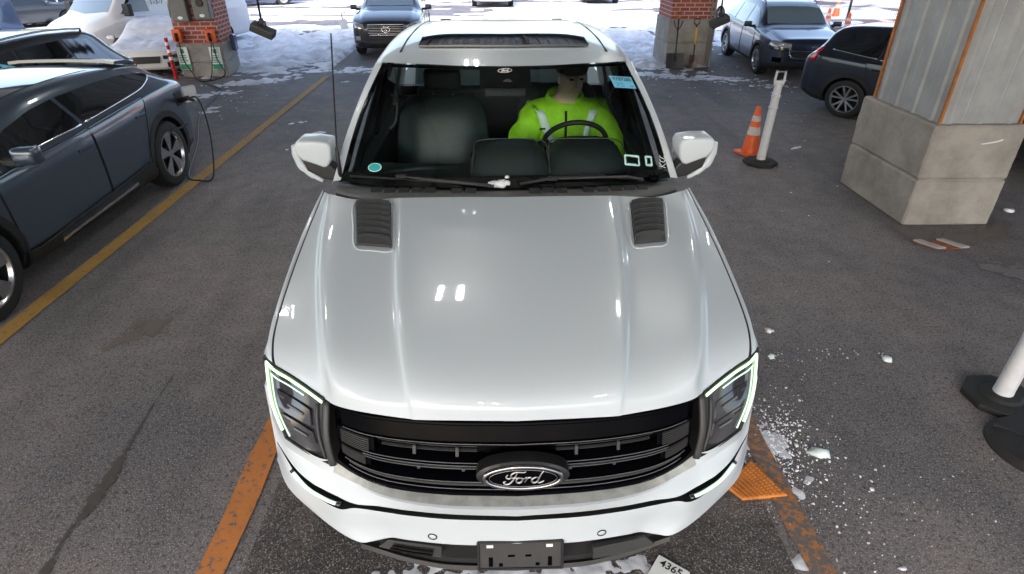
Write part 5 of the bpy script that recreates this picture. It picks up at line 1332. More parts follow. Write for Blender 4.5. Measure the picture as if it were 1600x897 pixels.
bm = bmesh.new(); mt = Matrix.Translation(Vector((h.x + .06, 2.13, .90))) @ Matrix.Rotation(R(65), 4, 'Z'); box(bm, (-.09, -.006, -.09), (.09, .006, .09), .02, mtx=mt); obj('flap', bm, 'paint_white', FL)
plug = EV.location + Vector((h.x + .02, 1.95, .86))
# yellow tag and green bits on the dashboard of the hatchback
bm = bmesh.new(); ribbon(bm, mix_patch(EVB, 'T', [(.10, -.60), (.34, -.62)], [(.10, -.50), (.34, -.52)], 2, 2, .014), .003); obj('paper_tag', bm, 'wood_yellow', EV)

# charging cable from the pillar to the hatchback, and the second one hanging
HO = []
def cable(pts, label, r=.011, n=8):
    bm = bmesh.new(); P = spline(pts, n); c = P[0].copy(); tube(bm, [p - c for p in P], r, 8); o = obj('charging_cable', bm, 'cable', None, True); o.location = c; tag(o, label, 'cable'); return o
g0 = plug + Vector((.05, .03, 0))
cable([g0, g0 + Vector((.14, .0, .02)), g0 + Vector((.26, -.15, -.22)), (g0.x + .33, g0.y - .35, .35), (g0.x + .30, g0.y - .45, .06), (g0.x + .12, g0.y - .40, .014), (g0.x - .10, g0.y - .2, .014), (-4.2, 8.4, .014), (-4.9, 10.2, .014), (-5.2, 11.8, .014), (-5.65, 12.4, .014), (-6.1, 12.9, .014), (-6.28, 13.18, .05), (-6.42, 13.19, .35), (-6.42, 13.17, .72)], 'black charging cable running from the hatchback rear over the asphalt to the left holster', r=.010)
cable([(-5.74, 13.17, .75), (-5.72, 13.14, .4), (-5.60, 13.1, .10), (-5.75, 12.9, .016), (-5.95, 12.75, .016), (-5.86, 12.95, .02), (-5.82, 13.1, .3), (-5.76, 13.16, .74)], 'black charging cable looped down from the right holster of the brick pillar')
bm = bmesh.new(); tube(bm, [Vector((0, 0, 0)), Vector((.10, .0, .03)), Vector((.17, -.01, .0))], .03, 10, radii=[.03, .026, .016]); o = obj('charging_plug', bm, 'cladding', None, True); o.location = plug; tag(o, 'black charging plug in the rear port of the blue grey hatchback', 'plug')
def holster(x, label, lab2):
    root = empty('charger_holster', (x, 13.22, .82), R(4), label, 'charger', 'orange charger holsters on the brick pillar')
    bm = bmesh.new(); box(bm, (-.085, -.10, -.12), (.085, .02, .12), .02, seg=2); obj('housing', bm, 'safety_orange', root)
    bm = bmesh.new(); tube(bm, [Vector((0, -.10, .05)), Vector((0, -.13, -.0)), Vector((0, -.10, -.09))], .032, 8); obj('plug_handle', bm, 'cladding', root, True)
    sg = empty('charging_sign', (x, 13.235, .38), R(4), lab2, 'sign', 'green and white charging signs')
    bm = bmesh.new(); box(bm, (-.11, -.035, -.22), (.11, -.015, .22), .004); obj('panel', bm, 'sign_white', sg)
    bm = bmesh.new(); box(bm, (-.10, -.038, -.21), (.10, -.0352, -.11)); obj('green_band', bm, 'sign_green', sg)
    rn = random.Random(int(x * 10))
    for j in range(5):
        bm = bmesh.new(); box(bm, (-.08, -.0375, .05 - j * .033), (rn.uniform(.03, .085), -.0352, .066 - j * .033)); obj('text_line', bm, 'sign_green', sg)
    bm = bmesh.new(); box(bm, (-.035, -.038, .10), (.035, -.0352, .18), .0); obj('plug_symbol', bm, 'sign_green', sg)
holster(-6.42, 'orange charger holster on the brick pillar, beside the red and white bollard', 'green and white charging sign below the holster near the red and white bollard')
holster(-5.76, 'orange charger holster on the brick pillar, nearer the pillar corner', 'green and white charging sign below the holster nearer the pillar corner')
# electric boxes on the brick pillar
def ebox(x, z0, z1, hw_, label, dep=.16, disc=False, mtl='box_grey'):
    root = empty('electric_box', (x, 13.26, z0), R(4), label, 'electric box')
    bm = bmesh.new(); box(bm, (-hw_, -dep, 0), (hw_, .02, z1 - z0), .012); obj('cabinet', bm, mtl, root)
    bm = bmesh.new(); box(bm, (-hw_ + .015, -dep - .012, .02), (hw_ - .015, -dep - .001, z1 - z0 - .02), .004); dr_ = obj('door', bm, mtl, root)
    bm = bmesh.new(); mt = Matrix.Translation((hw_ * .0, -dep - .013, .08)) @ Matrix.Rotation(R(90), 4, 'X'); disc_oval(bm, mt, .05, .03, 0, .003, 20); obj('label_plate', bm, 'sign_white', root)
    if disc:
        bm = bmesh.new(); mt = Matrix.Translation((0, -dep - .013, (z1 - z0) * .55)) @ Matrix.Rotation(R(90), 4, 'X'); disc_oval(bm, mt, .07, .07, 0, .03, 24, .01); obj('meter', bm, 'cladding', root, True, 40)
ebox(-6.24, 1.08, 2.6, .16, 'tall grey electric cabinet on the brick pillar'); ebox(-5.80, 1.12, 1.68, .16, 'small square grey electric box with a round meter on the brick pillar', disc=True)
ebox(-6.50, 1.75, 2.3, .10, 'narrow grey electric box at the outer edge of the brick pillar')
for x, z0, z1, lb in ((-6.46, 1.15, 1.75, 'grey conduit pipe under the narrow electric box'), (-5.80, 1.68, 3.4, 'pale conduit pipe rising from the square electric box')):
    bm = bmesh.new(); tube(bm, [Vector((0, 0, 0)), Vector((0, 0, z1 - z0))], .03, 10); o = obj('conduit_pipe', bm, 'conduit', None, True); o.location = (x, 13.23, z0); tag(o, lb, 'pipe')
bm = bmesh.new(); box(bm, (-.03, -.08, -.16), (.07, .08, .16), .02); o = obj('outlet_box', bm, 'paint_blue', None); o.location = (-5.57, 13.75, .62); tag(o, 'blue box on the right side of the left brick pillar', 'box')
# red and white bollard at the left edge of the brick pillar
bo_ = empty('bollard', (-6.60, 13.05, 0), 0, 'red bollard with white bands at the left edge of the brick pillar', 'bollard')
bm = bmesh.new(); tube(bm, [Vector((0, 0, 0)), Vector((0, 0, .80))], .035, 14); obj('post', bm, 'red_lens', bo_, True, 40)
for z in (.38, .52, .66):
    bm = bmesh.new(); tube(bm, [Vector((0, 0, z)), Vector((0, 0, z + .06))], .038, 14); obj('band', bm, 'white_mark', bo_, True, 40)

SUVP = dict(detail=True, clad='cladding')
def suv_st(L_=4.6, H=1.65, hw=.93, hood=.98, belt=1.02, wsb=-1.0, wst=-.25, rr=1.75, nose=.5):
    a = -L_ / 2; b = L_ / 2
    return [(a, .62 * hw, .36, .72, .80, .50), (a + .07, .84 * hw, .27, .82, .92, .62), (a + .3, .96 * hw, .22, hood - .10, hood - .02, .70), (a + .8, hw, .20, hood - .03, hood + .07, .72), (wsb, hw, .20, belt - .02, hood + .13, .71), ((wsb + wst) / 2, hw, .20, belt, H - .20, .66), (wst, hw, .20, belt + .01, H - .04, .64), (wst + .8, hw, .20, belt + .02, H, .64), (rr - .65, hw, .20, belt + .03, H - .02, .63), (rr, hw, .20, belt + .05, H - .10, .60), (b - .22, .95 * hw, .24, belt + .03, belt + .24, .60), (b - .08, .90 * hw, .30, belt - .06, belt + .02, .60), (b, .78 * hw, .40, belt - .22, belt - .16, .5)]
def suv_side(belt=1.02, H=1.65, wsb=-1.0, wst=-.25, rr=1.75):
    z0 = belt + .03; z1 = H - .13
    return [([(wsb + .12, z0), (.0, z0 + .02)], [(wsb + .18, z0 + .02), (wst - .10, z1 - .06), (.0, z1)]), ([(.06, z0 + .02), (.92, z0 + .03)], [(.06, z1), (.92, z1)]), ([(.98, z0 + .04), (rr - .12, z0 + .10)], [(.98, z1), (rr - .25, z1 - .06)])]
def suv_ws(wsb=-1.0, wst=-.25, w0=.66, w1=.57): return ([(-w0, wsb + .06), (0, wsb - .0), (w0, wsb + .06)], [(-w1, wst - .05), (0, wst - .09), (w1, wst - .05)])
DOORS = [([(-.95, .32), (.02, .32)], [(-.92, 1.0), (.02, 1.02)], (-.12, .90)), ([(.04, .32), (.85, .36), (1.05, .7)], [(.04, 1.02), (.95, 1.03), (1.10, 1.03)], (.90, .93))]

# black SUV behind the hatchback
BS, BB = car('suv', 'black SUV with roof rails parked behind the blue grey hatchback', 'car', (-6.75, 8.15, 0), R(-2), suv_st(4.7, 1.70, .94), 1.7, 'paint_black', wheels=(-1.45, 1.42), wr=.36, hw=.94, clad='cladding', side=suv_side(1.02, 1.70), wsh=suv_ws(), rails=True, glassm='car_glass',
    doors=DOORS, rear=([(-.5, 1.85), (.5, 1.85)], [(-.52, 2.1), (.52, 2.1)]), front=[('tail_light', 'B', [(-.88, .88), (-.5, .92)], [(-.86, 1.02), (-.5, 1.04)], 'red_lens', .012), ('tail_light', 'B', [(.5, .92), (.88, .88)], [(.5, 1.04), (.86, 1.02)], 'red_lens', .012)])
BS.scale = (1, 1, .82)
bm = bmesh.new(); ribbon(bm, mix_patch(BB, 'T', [(.18, -.62), (.42, -.66)], [(.18, -.54), (.42, -.58)], 2, 2, .014), .003); obj('paper_tag', bm, 'wood_yellow', BS)
bm = bmesh.new(); ribbon(bm, mix_patch(BB, 'R', [(-.32, 1.36), (-.12, 1.28)], [(-.32, 1.44), (-.12, 1.36)], 2, 2, .012), .003); obj('window_sticker', bm, 'sticker_blue', BS)

# dark grey SUV facing the canopy, centre left
p = at(612, 92, z=0)
GS, GB_ = car('suv', 'dark grey SUV with chrome grille standing at the snow edge behind the truck', 'car', (p.x - .18, p.y + 2.25, 0), R(2.5), suv_st(4.85, 1.62, .95, 1.03, 1.04), 1.66, 'paint_charcoal', wheels=(-1.5, 1.4), wr=.36, hw=.95, side=suv_side(1.04, 1.62), wsh=suv_ws(), doors=DOORS, sc=.90, rails=True, wsglass='car_glass_sky',
    front=[('headlight', 'F', [(-.86, .76), (-.56, .74)], [(-.86, .90), (-.58, .84)], 'head_lens', .014), ('headlight', 'F', [(.56, .74), (.86, .76)], [(.58, .84), (.86, .90)], 'head_lens', .014),
      ('grille', 'F', [(-.48, .60), (-.30, .56), (.30, .56), (.48, .60)], [(-.46, .82), (0, .85), (.46, .82)], 'black_gloss', .012),
      ('fog_light', 'F', [(-.80, .46), (-.68, .46)], [(-.80, .56), (-.68, .56)], 'head_lens', .014), ('fog_light', 'F', [(.68, .46), (.80, .46)], [(.68, .56), (.80, .56)], 'head_lens', .014),
      ('lower_intake', 'F', [(-.50, .32), (.50, .32)], [(-.55, .46), (.55, .46)], 'black_plastic', .012), ('lower_intake', 'F', [(-.85, .40), (-.6, .36)], [(-.85, .43), (-.6, .40)], 'black_plastic', .012)])
grl = [o for o in GS.children if o.name.startswith('grille')][0]
for z in (.59, .63, .67, .71, .75, .79, .835):
    w_ = .44 if z < .61 else .47
    bm = bmesh.new(); tube(bm, [r for r in mix_patch(GB_, 'F', [(-w_, z), (w_, z)], [(-w_, z + .01), (w_, z + .01)], 12, 1, .024)[0]], .008 if z not in (.59, .835) else .014, 5); obj('chrome_bar', bm, 'chrome', grl, True)
c = GB_.ray_cast(Vector((0, -9, .72)), Vector((0, 1, 0)))[0] + Vector((0, -.03, 0)); mt = frame_mtx(c, (1, 0, 0), (0, -1, .1))
bm = bmesh.new(); ring_oval(bm, mt, .105, .062, .011, 0, 0, 28); tube(bm, [mt @ Vector((-.035, -.06, .003)), mt @ Vector((-.005, .02, .003))], .009, 5); tube(bm, [mt @ Vector((.035, -.06, .003)), mt @ Vector((.005, .02, .003))], .009, 5); obj('badge', bm, 'chrome', grl, True)

# navy crossover facing the canopy, right
a, b = at(1172, 116, z=0), at(1125, 86, z=0); ang = math.atan2(b.x - a.x, b.y - a.y)
NSt = suv_st(4.45, 1.62, .925, .98, 1.02)
NC, NB = car('crossover', 'navy blue crossover with black grille parked beside the right brick pillar', 'car', (0, 0, 0), 0, NSt, 1.62, 'paint_navy', wheels=(-1.33, 1.33), wr=.345, hw=.925, clad='cladding', side=suv_side(1.02, 1.62), wsh=suv_ws(), doors=DOORS, rails=True, wsglass='car_glass_sky', glassm='car_glass_sky', nsp=5,
    front=[('headlight', 'F', [(-.88, .78), (-.50, .74)], [(-.84, .88), (-.50, .84)], 'head_lens', .014), ('headlight', 'F', [(.50, .74), (.88, .78)], [(.50, .84), (.84, .88)], 'head_lens', .014),
      ('grille', 'F', [(-.52, .62), (-.38, .52), (.38, .52), (.52, .62)], [(-.50, .69), (-.2, .68), (.2, .68), (.50, .69)], 'black_plastic', .014),
      ('lower_intake', 'F', [(-.62, .28), (.62, .28)], [(-.66, .44), (.66, .44)], 'black_plastic', .012), ('fog_light', 'F', [(-.82, .44), (-.66, .42)], [(-.82, .54), (-.66, .54)], 'black_gloss', .014), ('fog_light', 'F', [(.66, .42), (.82, .44)], [(.66, .54), (.82, .54)], 'black_gloss', .014)])
grl = [o for o in NC.children if o.name.startswith('grille')][0]
rim_ = [(-.52, .62), (-.42, .53), (0, .515), (.42, .53), (.52, .62), (.50, .69), (.2, .675), (0, .69), (-.2, .675), (-.50, .69), (-.52, .62)]
bm = bmesh.new(); pp = [mix_patch(NB, 'F', [(x, z), (x + .001, z)], [(x, z + .001), (x + .001, z + .001)], 1, 1, .028)[0][0] for x, z in rim_]; tube(bm, spline(pp, 3), .012, 6); obj('chrome_rim', bm, 'chrome', grl, True)
c = NB.ray_cast(Vector((0, -9, .755)), Vector((0, 1, 0)))[0] + Vector((0, -.012, 0)); bm = bmesh.new(); ring_oval(bm, frame_mtx(c, (1, 0, 0), (0, -1, .4)), .06, .03, .005, .0, 0, 20); obj('badge', bm, 'chrome', NC, True)
bm = bmesh.new(); ribbon(bm, mix_patch(NB, 'F', [(-.86, .70), (-.5, .655)], [(-.88, .79), (-.5, .75)], 6, 3, .012), .01); obj('lower_lamp', bm, 'lamp_dark', NC, True)
rz = -ang
# place so that the near-side front wheel stands where the photo shows it
off = Matrix.Rotation(rz, 3, 'Z') @ Vector((-.93, -1.33, 0)); NC.rotation_euler.z = rz; NC.location = Vector((a.x, a.y, 0)) - off; NC.scale = (.92, .92, .84)

# dark crossover seen from behind its rear corner, right
DC_, DB = car('crossover', 'dark crossover with red tail light, half hidden by the steel clad pillar', 'car', (0, 0, 0), 0, suv_st(4.5, 1.64, .91, .98, 1.04, rr=1.8), 1.64, 'paint_navy2', wheels=(-1.3, 1.3), wr=.345, hw=.91, clad='cladding', side=suv_side(1.04, 1.64, rr=1.85), wsh=suv_ws(), doors=DOORS, nsp=5, rear=([(-.5, 1.9), (.5, 1.9)], [(-.52, 2.08), (.52, 2.08)]),
    front=[('plate_recess', 'B', [(-.3, .70), (.3, .70)], [(-.3, .86), (.3, .86)], 'cladding', .02)])
for s, md in ((-1, 'L'), (1, 'R')):
    bm = bmesh.new(); ribbon(bm, mix_patch(DB, md, [(1.98, .93), (2.10, .93)], [(1.90, 1.20), (1.99, 1.20)], 4, 6, .012), .01); obj('tail_light', bm, 'red_lens', DC_, True)
a = at(1310, 184, z=0); rz = R(30)
off = Matrix.Rotation(rz, 3, 'Z') @ Vector((-.91, 1.3, 0)); DC_.scale = (1, 1, .84); DC_.rotation_euler.z = rz; DC_.location = Vector((a.x, a.y, 0)) - off

# car just visible past the right edge of the steel clad pillar
RC, RBv = car('sedan', 'dark car just visible past the right edge of the steel clad pillar', 'car', (8.35, 6.9, 0), R(90 + 180), suv_st(4.6, 1.5, .91), 1.5, 'paint_black', wheels=(-1.35, 1.35), wr=.34, hw=.91, side=suv_side(1.0, 1.5), wsh=suv_ws(), nsp=7, front=[('headlight', 'F', [(-.85, .72), (-.55, .70)], [(-.85, .86), (-.58, .82)], 'head_lens', .012), ('headlight', 'F', [(.55, .70), (.85, .72)], [(.58, .82), (.85, .86)], 'head_lens', .012)])

# snow covered car between the van and the brick pillar
WC, WBv = car('sedan', 'white car covered in snow between the cargo van and the left brick pillar', 'car', (-7.75, 15.1, 0), R(14), suv_st(4.6, 1.52, .91, .95, .98), 1.5, 'paint_white', wheels=(-1.4, 1.35), wr=.33, hw=.91, side=suv_side(.98, 1.52), sc=.95,
    front=[('headlight', 'F', [(-.86, .66), (-.52, .62)], [(-.86, .76), (-.52, .74)], 'lamp_dark', .014), ('headlight', 'F', [(.52, .62), (.86, .66)], [(.52, .74), (.86, .76)], 'lamp_dark', .014), ('grille', 'F', [(-.42, .50), (.42, .50)], [(-.46, .72), (.46, .72)], 'black_plastic', .012), ('fog_light', 'F', [(.58, .36), (.82, .38)], [(.58, .52), (.82, .52)], 'black_plastic', .014), ('fog_light', 'F', [(-.82, .38), (-.58, .36)], [(-.82, .52), (-.58, .52)], 'black_plastic', .014)])
WC.scale = (.84, .9, .60)
bm = bmesh.new(); G = []
for j in range(46):
    row = []
    for i in range(25):
        x = -.82 + 1.64 * i / 24; y = -2.15 + 4.1 * j / 45; h = WBv.ray_cast(Vector((x, y, 5)), Vector((0, 0, -1)))[0]
        e = min(1, (24 - i) / 3, i / 3, (45 - j) / 3, j / 3); t = .07 + .05 * noise.noise((x * 5, y * 4, 1)) + .035 * noise.noise((x * 12, y * 11, 5)); row.append((h or Vector((x, y, .7))) + Vector((0, 0, max(-.02, t * e - .01))))
    G.append(row)
grid_faces(bm, G); o = obj('snow_layer', bm, 'snow', None, True); o.location = WC.location; o.rotation_euler = WC.rotation_euler; o.scale = WC.scale; tag(o, 'lumpy snow lying on the hood, windshield and roof of the white car', 'snow')

# white cargo van
vst = [(-2.95, .70, .40, .80, .88, .60), (-2.88, .88, .30, .92, 1.05, .70), (-2.6, .98, .26, 1.05, 1.22, .80), (-2.15, 1.02, .26, 1.18, 1.38, .84), (-1.95, 1.03, .26, 1.25, 1.52, .84), (-1.45, 1.03, .26, 1.32, 2.10, .80), (-1.1, 1.03, .26, 1.35, 2.42, .80), (-.6, 1.03, .26, 1.38, 2.52, .82), (.5, 1.03, .26, 1.4, 2.54, .84), (2.0, 1.03, .26, 1.4, 2.54, .84), (2.9, 1.03, .28, 1.4, 2.52, .84), (2.98, 1.0, .34, 1.35, 2.45, .80)]
VN, VB = car('cargo_van', 'white cargo van with dark mirrors and lettering on its side, behind the black SUV', 'van', (0, 0, 0), 0, vst, 2.54, 'van_white', wheels=(-1.95, 1.75), wr=.36, hw=1.03, mirrors=False, sc=.88,
    side=[([(-1.72, 1.42), (-.80, 1.42)], [(-1.66, 1.46), (-1.25, 1.98), (-.82, 2.0)])], wsh=([(-.80, -1.96), (0, -2.08), (.80, -1.96)], [(-.70, -1.30), (0, -1.36), (.70, -1.30)]), wsglass='car_glass_sky',
    front=[('grille', 'F', [(-.5, .70), (.5, .70)], [(-.5, .86), (.5, .86)], 'black_plastic', .012), ('headlight', 'F', [(-.88, .76), (-.62, .76)], [(-.90, 1.0), (-.66, .98)], 'head_lens', .012), ('headlight', 'F', [(.62, .76), (.88, .76)], [(.66, .98), (.90, 1.0)], 'head_lens', .012)])
for s in (-1, 1):
    bm = bmesh.new(); box(bm, (min(s * 1.06, s * 1.30), -1.72, 1.36), (max(s * 1.06, s * 1.30), -1.56, 1.72), .05, seg=3); MO = obj('mirror', bm, 'cladding', VN, True, 60)
    bm = bmesh.new(); box(bm, (min(s * .95, s * 1.10), -1.66, 1.42), (max(s * .95, s * 1.10), -1.60, 1.48), .01); obj('arm', bm, 'cladding', MO)
VN.rotation_euler.z = R(-24); VN.scale = (.82, .82, .72); VN.location = Vector((-8.75, 16.9, 0)) 
x_ = VB.ray_cast(Vector((4, .3, 1.75)), Vector((-1, 0, 0)))[0]
text('lettering', 'AJBEX', .34, 'ink', VN, frame_mtx(Vector((x_.x + .04, -.30, 1.95)), (0, 1, 0), (1, 0, .12)), bold=.008, spacing=1.15); text('lettering', '1-3-7', .22, 'ink', VN, frame_mtx(Vector((x_.x + .05, -.50, 1.68)), (0, 1, 0), (1, 0, .12)))

# blue van nose at the far left edge
LV, LVB = car('cargo_van', 'blue violet van whose front corner shows at the left edge behind the black SUV', 'van', (-12.1, 12.4, 0), R(-10), vst, 2.5, 'paint_blue', wheels=(-1.95, 1.75), wr=.36, hw=1.03, mirrors=False, detail=False, sc=.8, wsh=([(-.80, -1.96), (0, -2.08), (.80, -1.96)], [(-.70, -1.30), (0, -1.36), (.70, -1.30)]), side=[([(-1.72, 1.42), (-.80, 1.42)], [(-1.66, 1.46), (-1.25, 1.98), (-.82, 2.0)])])

LV.scale = (.8, .8, .62); LV.location.x = -11.6
# far rows of parked cars: a few kinds, copied
def copy_tree(o, parent=None):
    c = o.copy(); COL.objects.link(c); c.parent = parent
    for ch in o.children: copy_tree(ch, c)
    return c
FARK = {}
for key, pm, st_, cat_ in (('white', 'paint_white', suv_st(4.6, 1.48, .91), 'car'), ('dark', 'paint_charcoal', suv_st(4.6, 1.62, .92), 'car'), ('silver', 'paint_silver', suv_st(4.6, 1.5, .91), 'car'), ('blue', 'paint_blue', suv_st(4.6, 1.65, .92), 'car'), ('red', 'paint_red', suv_st(4.6, 1.5, .91), 'car')):
    hh = 1.62 if key in ('dark',) else 1.65 if key == 'blue' else 1.5 if key != 'white' else 1.48
    FARK[key] = [pm, st_, hh, None]
def far_car(key, px, py, deg, label, sc=.85, name='parked_car'):
    pm, st_, hh, r = FARK[key]; p = at(px, py, z=0)
    if r is None:
        r, _ = car(name, label, 'car', (0, 0, 0), 0, st_, hh, pm, wheels=(-1.4, 1.35), wr=.34, hw=.92, detail=False, side=suv_side(1.02, hh), wsh=suv_ws(), rear=([(-.5, 1.85), (.5, 1.85)], [(-.52, 2.1), (.52, 2.1)]), mirrors=True, glassm='car_glass',
            front=[('headlight', 'F', [(-.86, .70), (-.52, .68)], [(-.86, .80), (-.52, .78)], 'head_lens', .014), ('headlight', 'F', [(.52, .68), (.86, .70)], [(.52, .78), (.86, .80)], 'head_lens', .014), ('grille', 'F', [(-.42, .40), (.42, .40)], [(-.46, .60), (.46, .60)], 'black_plastic', .014), ('tail_light', 'B', [(-.85, .80), (-.6, .80)], [(-.85, .95), (-.6, .95)], 'red_lens', .014), ('tail_light', 'B', [(.6, .80), (.85, .80)], [(.6, .95), (.85, .95)], 'red_lens', .014)])
        FARK[key][3] = r
    else: r = copy_tree(r)
    r.location = (p.x, p.y, 0); r.rotation_euler.z = R(deg); r.scale = (sc, sc, sc * (.82 if px < 600 else .95)); r['label'] = label; r['category'] = 'car'; r['group'] = 'cars parked in the snowy lot'
    return r
far_car('white', 768, 5, 2, 'white sedan facing the truck in the open lot straight behind its roof', 1.0)
far_car('blue', 930, 2, 0, 'dark blue car at the top edge right of the white sedan', .9)
far_car('blue', 398, 8, -62, 'blue grey SUV parked side on just right of the left brick pillar')
far_car('dark', 446, -4, -62, 'dark SUV at the top edge, next one right of the blue grey SUV')
far_car('dark', 487, -8, -60, 'dark car at the top edge between two dark cars left of the white sedan')
far_car('red', 537, -14, -60, 'car at the top edge, last of its row before the dark grey SUV')
far_car('dark', 38, 42, 150, 'green grey car seen from behind, nearest in the lot at the left', .80)
far_car('white', 84, 36, -30, 'white SUV beside the cargo van in the far lot', .78)
far_car('silver', 20, 20, 150, 'silver car in the second row at the far left', .8)
far_car('white', 64, 14, -30, 'white car in the second row of the far lot left of the van', .8)
far_car('silver', 105, 10, -30, 'silver car in the second row right beside the top of the van', .8)
far_car('dark', 12, 2, 150, 'dark car in the third row at the far left', .8)
far_car('white', 50, -4, -30, 'white car in the third row between dark cars', .8)
far_car('dark', 90, -6, -30, 'dark car in the third row near the van roof', .8)
far_car('white', 1128, 32, 10, 'white car behind the right brick pillar, mostly hidden by the navy crossover', .85)

# ================================================================== STREET THINGS
def cone(px, py, label, sc=1.0, group='orange cones beyond the chain link fence', ang=0, first=[None]):
    if first[0] is None:
        r = empty('traffic_cone', (0, 0, 0), 0, None, 'traffic cone', group)
        bm = bmesh.new(); box(bm, (-.18, -.18, 0), (.18, .18, .035), .012); obj('base', bm, 'safety_orange', r)
        bm = bmesh.new(); lathe(bm, [(.135, .035), (.128, .06), (.035, .70), (.03, .71), (.022, .70)], 24); obj('body', bm, 'safety_orange', r, True, 40)
        for z0, z1 in ((.30, .42), (.50, .58)):
            bm = bmesh.new(); f = lambda z: .128 - (z - .06) / .64 * .093 + .003; lathe(bm, [(f(z0), z0), (f(z1), z1)], 24); obj('band', bm, 'cone_white', r, True)
        first[0] = r
    else: r = copy_tree(first[0])
    p = at(px, py, z=0); r.location = p; r.rotation_euler.z = ang; r.scale = (sc,) * 3; r['label'] = label; r['category'] = 'traffic cone'
    if group: r['group'] = group
    elif 'group' in r: del r['group']
    return r
c0 = cone(1171, 240, 'orange traffic cone with a white band tucked behind the white delineator post', .88, group=None, ang=.3)
cone(1305, 26, 'farthest orange cone beyond the fence', 1.0, ang=.2)
cone(1266, 44, 'orange cone beyond the fence, leftmost of the near row', 1.0, ang=.5)
cone(1288, 52, 'orange cone beyond the fence in the middle of the near row', 1.0)
cone(1318, 62, 'orange cone beyond the fence, rightmost of the near row', 1.0)
cone(1213, 8, 'orange cone at the top edge beyond the fence left of the first post', 1.0)
def delineator(loc, tilt, label):
    r = empty('delineator_post', loc, 0, label, 'post')
    bm = bmesh.new(); pts = [Vector((.21 * math.cos(R(22.5 + 45 * k)), .21 * math.sin(R(22.5 + 45 * k)), 0)) for k in range(8)]
    prism(bm, pts, (0, 0, .045), bev=.012); lathe(bm, [(.12, .04), (.10, .062), (.06, .066)], 24, close=True); obj('base', bm, 'rubber', r)
    mt = Matrix.Rotation(R(tilt), 4, 'Y')
    bm = bmesh.new(); lathe(bm, [(.056, .05), (.053, .10), (.050, .70), (.058, .705), (.058, .72), (.049, .725), (.048, .84), (.056, .845), (.056, .86), (.046, .865), (.044, .97), (.034, 1.0)], 24, close=True); bm.transform(mt); po = obj('post', bm, 'post_white', r, True, 35)
    bm = bmesh.new(); pth = [(-.045, 0, .98), (-.058, 0, 1.03), (-.052, 0, 1.13), (.052, 0, 1.13), (.058, 0, 1.03), (.045, 0, .98)]
    tube(bm, [Vector(p) for p in pth], .016, 8); box(bm, (-.04, -.012, .97), (.04, .012, 1.03), .004); bm.transform(mt); obj('handle', bm, 'post_white', r, True, 50)
    return r
delineator(at(1187, 256, z=0), 1.5, 'white delineator post with octagonal black base standing beside the orange cone')
p2 = at(1560, 625, z=0)
delineator(p2, 1.5, 'white delineator post at the right edge, standing on a black rubber base')
bm = bmesh.new(); lathe(bm, [(.001, .05), (.18, .052), (.24, .04), (.27, .012), (.272, 0), (.001, 0)], 40)
for k in range(4): a = R(45 + 90 * k); box(bm, (.10, -.012, .04), (.24, .012, .058), mtx=Matrix.Rotation(a, 4, 'Z'))
o = obj('rubber_disc', bm, 'rubber', None, True, 30); q = at(1548, 700, z=0); o.location = (q.x + .27, q.y - .03, .002); tag(o, 'round black rubber base lying in the lower right corner', 'rubber base')

# shovels
def shovel(px, y, blade_w, blade_h, hcol, hlen, label, bladem, dhand):
    p = at(px, 105, z=0); x = p.x
    r = empty('shovel', (x, y, 0), 0, label, 'shovel')
    lean = lambda z: Vector((0, -.16 + .14 * z, z))
    bm = bmesh.new(); G = [[Vector((blade_w * u, -.16 + .14 * (z) - .03 * (1 - u * u * 4) * -1, z)) for u in (-.5, -.3, -.1, .1, .3, .5)] for z in (.01, blade_h * .5, blade_h)]
    ribbon(bm, G, .008); bl = obj('blade', bm, bladem, r, True, 40)
    bm = bmesh.new(); tube(bm, [lean(blade_h * .5), lean(blade_h + .02), lean(hlen)], .016, 8); obj('shaft', bm, hcol, r, True)
    bm = bmesh.new(); h0 = lean(hlen)
    tube(bm, [h0, h0 + Vector((-.06, .005, .05)), h0 + Vector((-.06, .01, .13)), h0 + Vector((.06, .01, .13)), h0 + Vector((.06, .005, .05)), h0], .013, 8); obj('grip', bm, dhand, r, True)
    return r
mat('blade_steel', (.16, .12, .10), .5, metal=.5, vary=.5, vscale=9)
s1 = shovel(1050, 14.12, .40, .32, 'shovel_black', 1.02, 'snow shovel with wide black blade and orange grip', 'shovel_black', 'orange_paint')
bm = bmesh.new(); tube(bm, [Vector((-.10, -.03, .98)), Vector((-.06, -.03, .86)), Vector((0, -.04, .78)), Vector((.06, -.03, .86)), Vector((.10, -.03, .98))], .012, 6); obj('brace', bm, 'shovel_black', s1, True)
s2 = shovel(1078, 14.12, .19, .28, 'shovel_black', .88, 'small square steel shovel with yellow shaft and black grip', 'blade_steel', 'shovel_black')
bm = bmesh.new(); tube(bm, [Vector((0, -.16 + .14 * .50, .50)), Vector((0, -.16 + .14 * .84, .84))], .022, 8); obj('sleeve', bm, 'wood_yellow', s2, True)

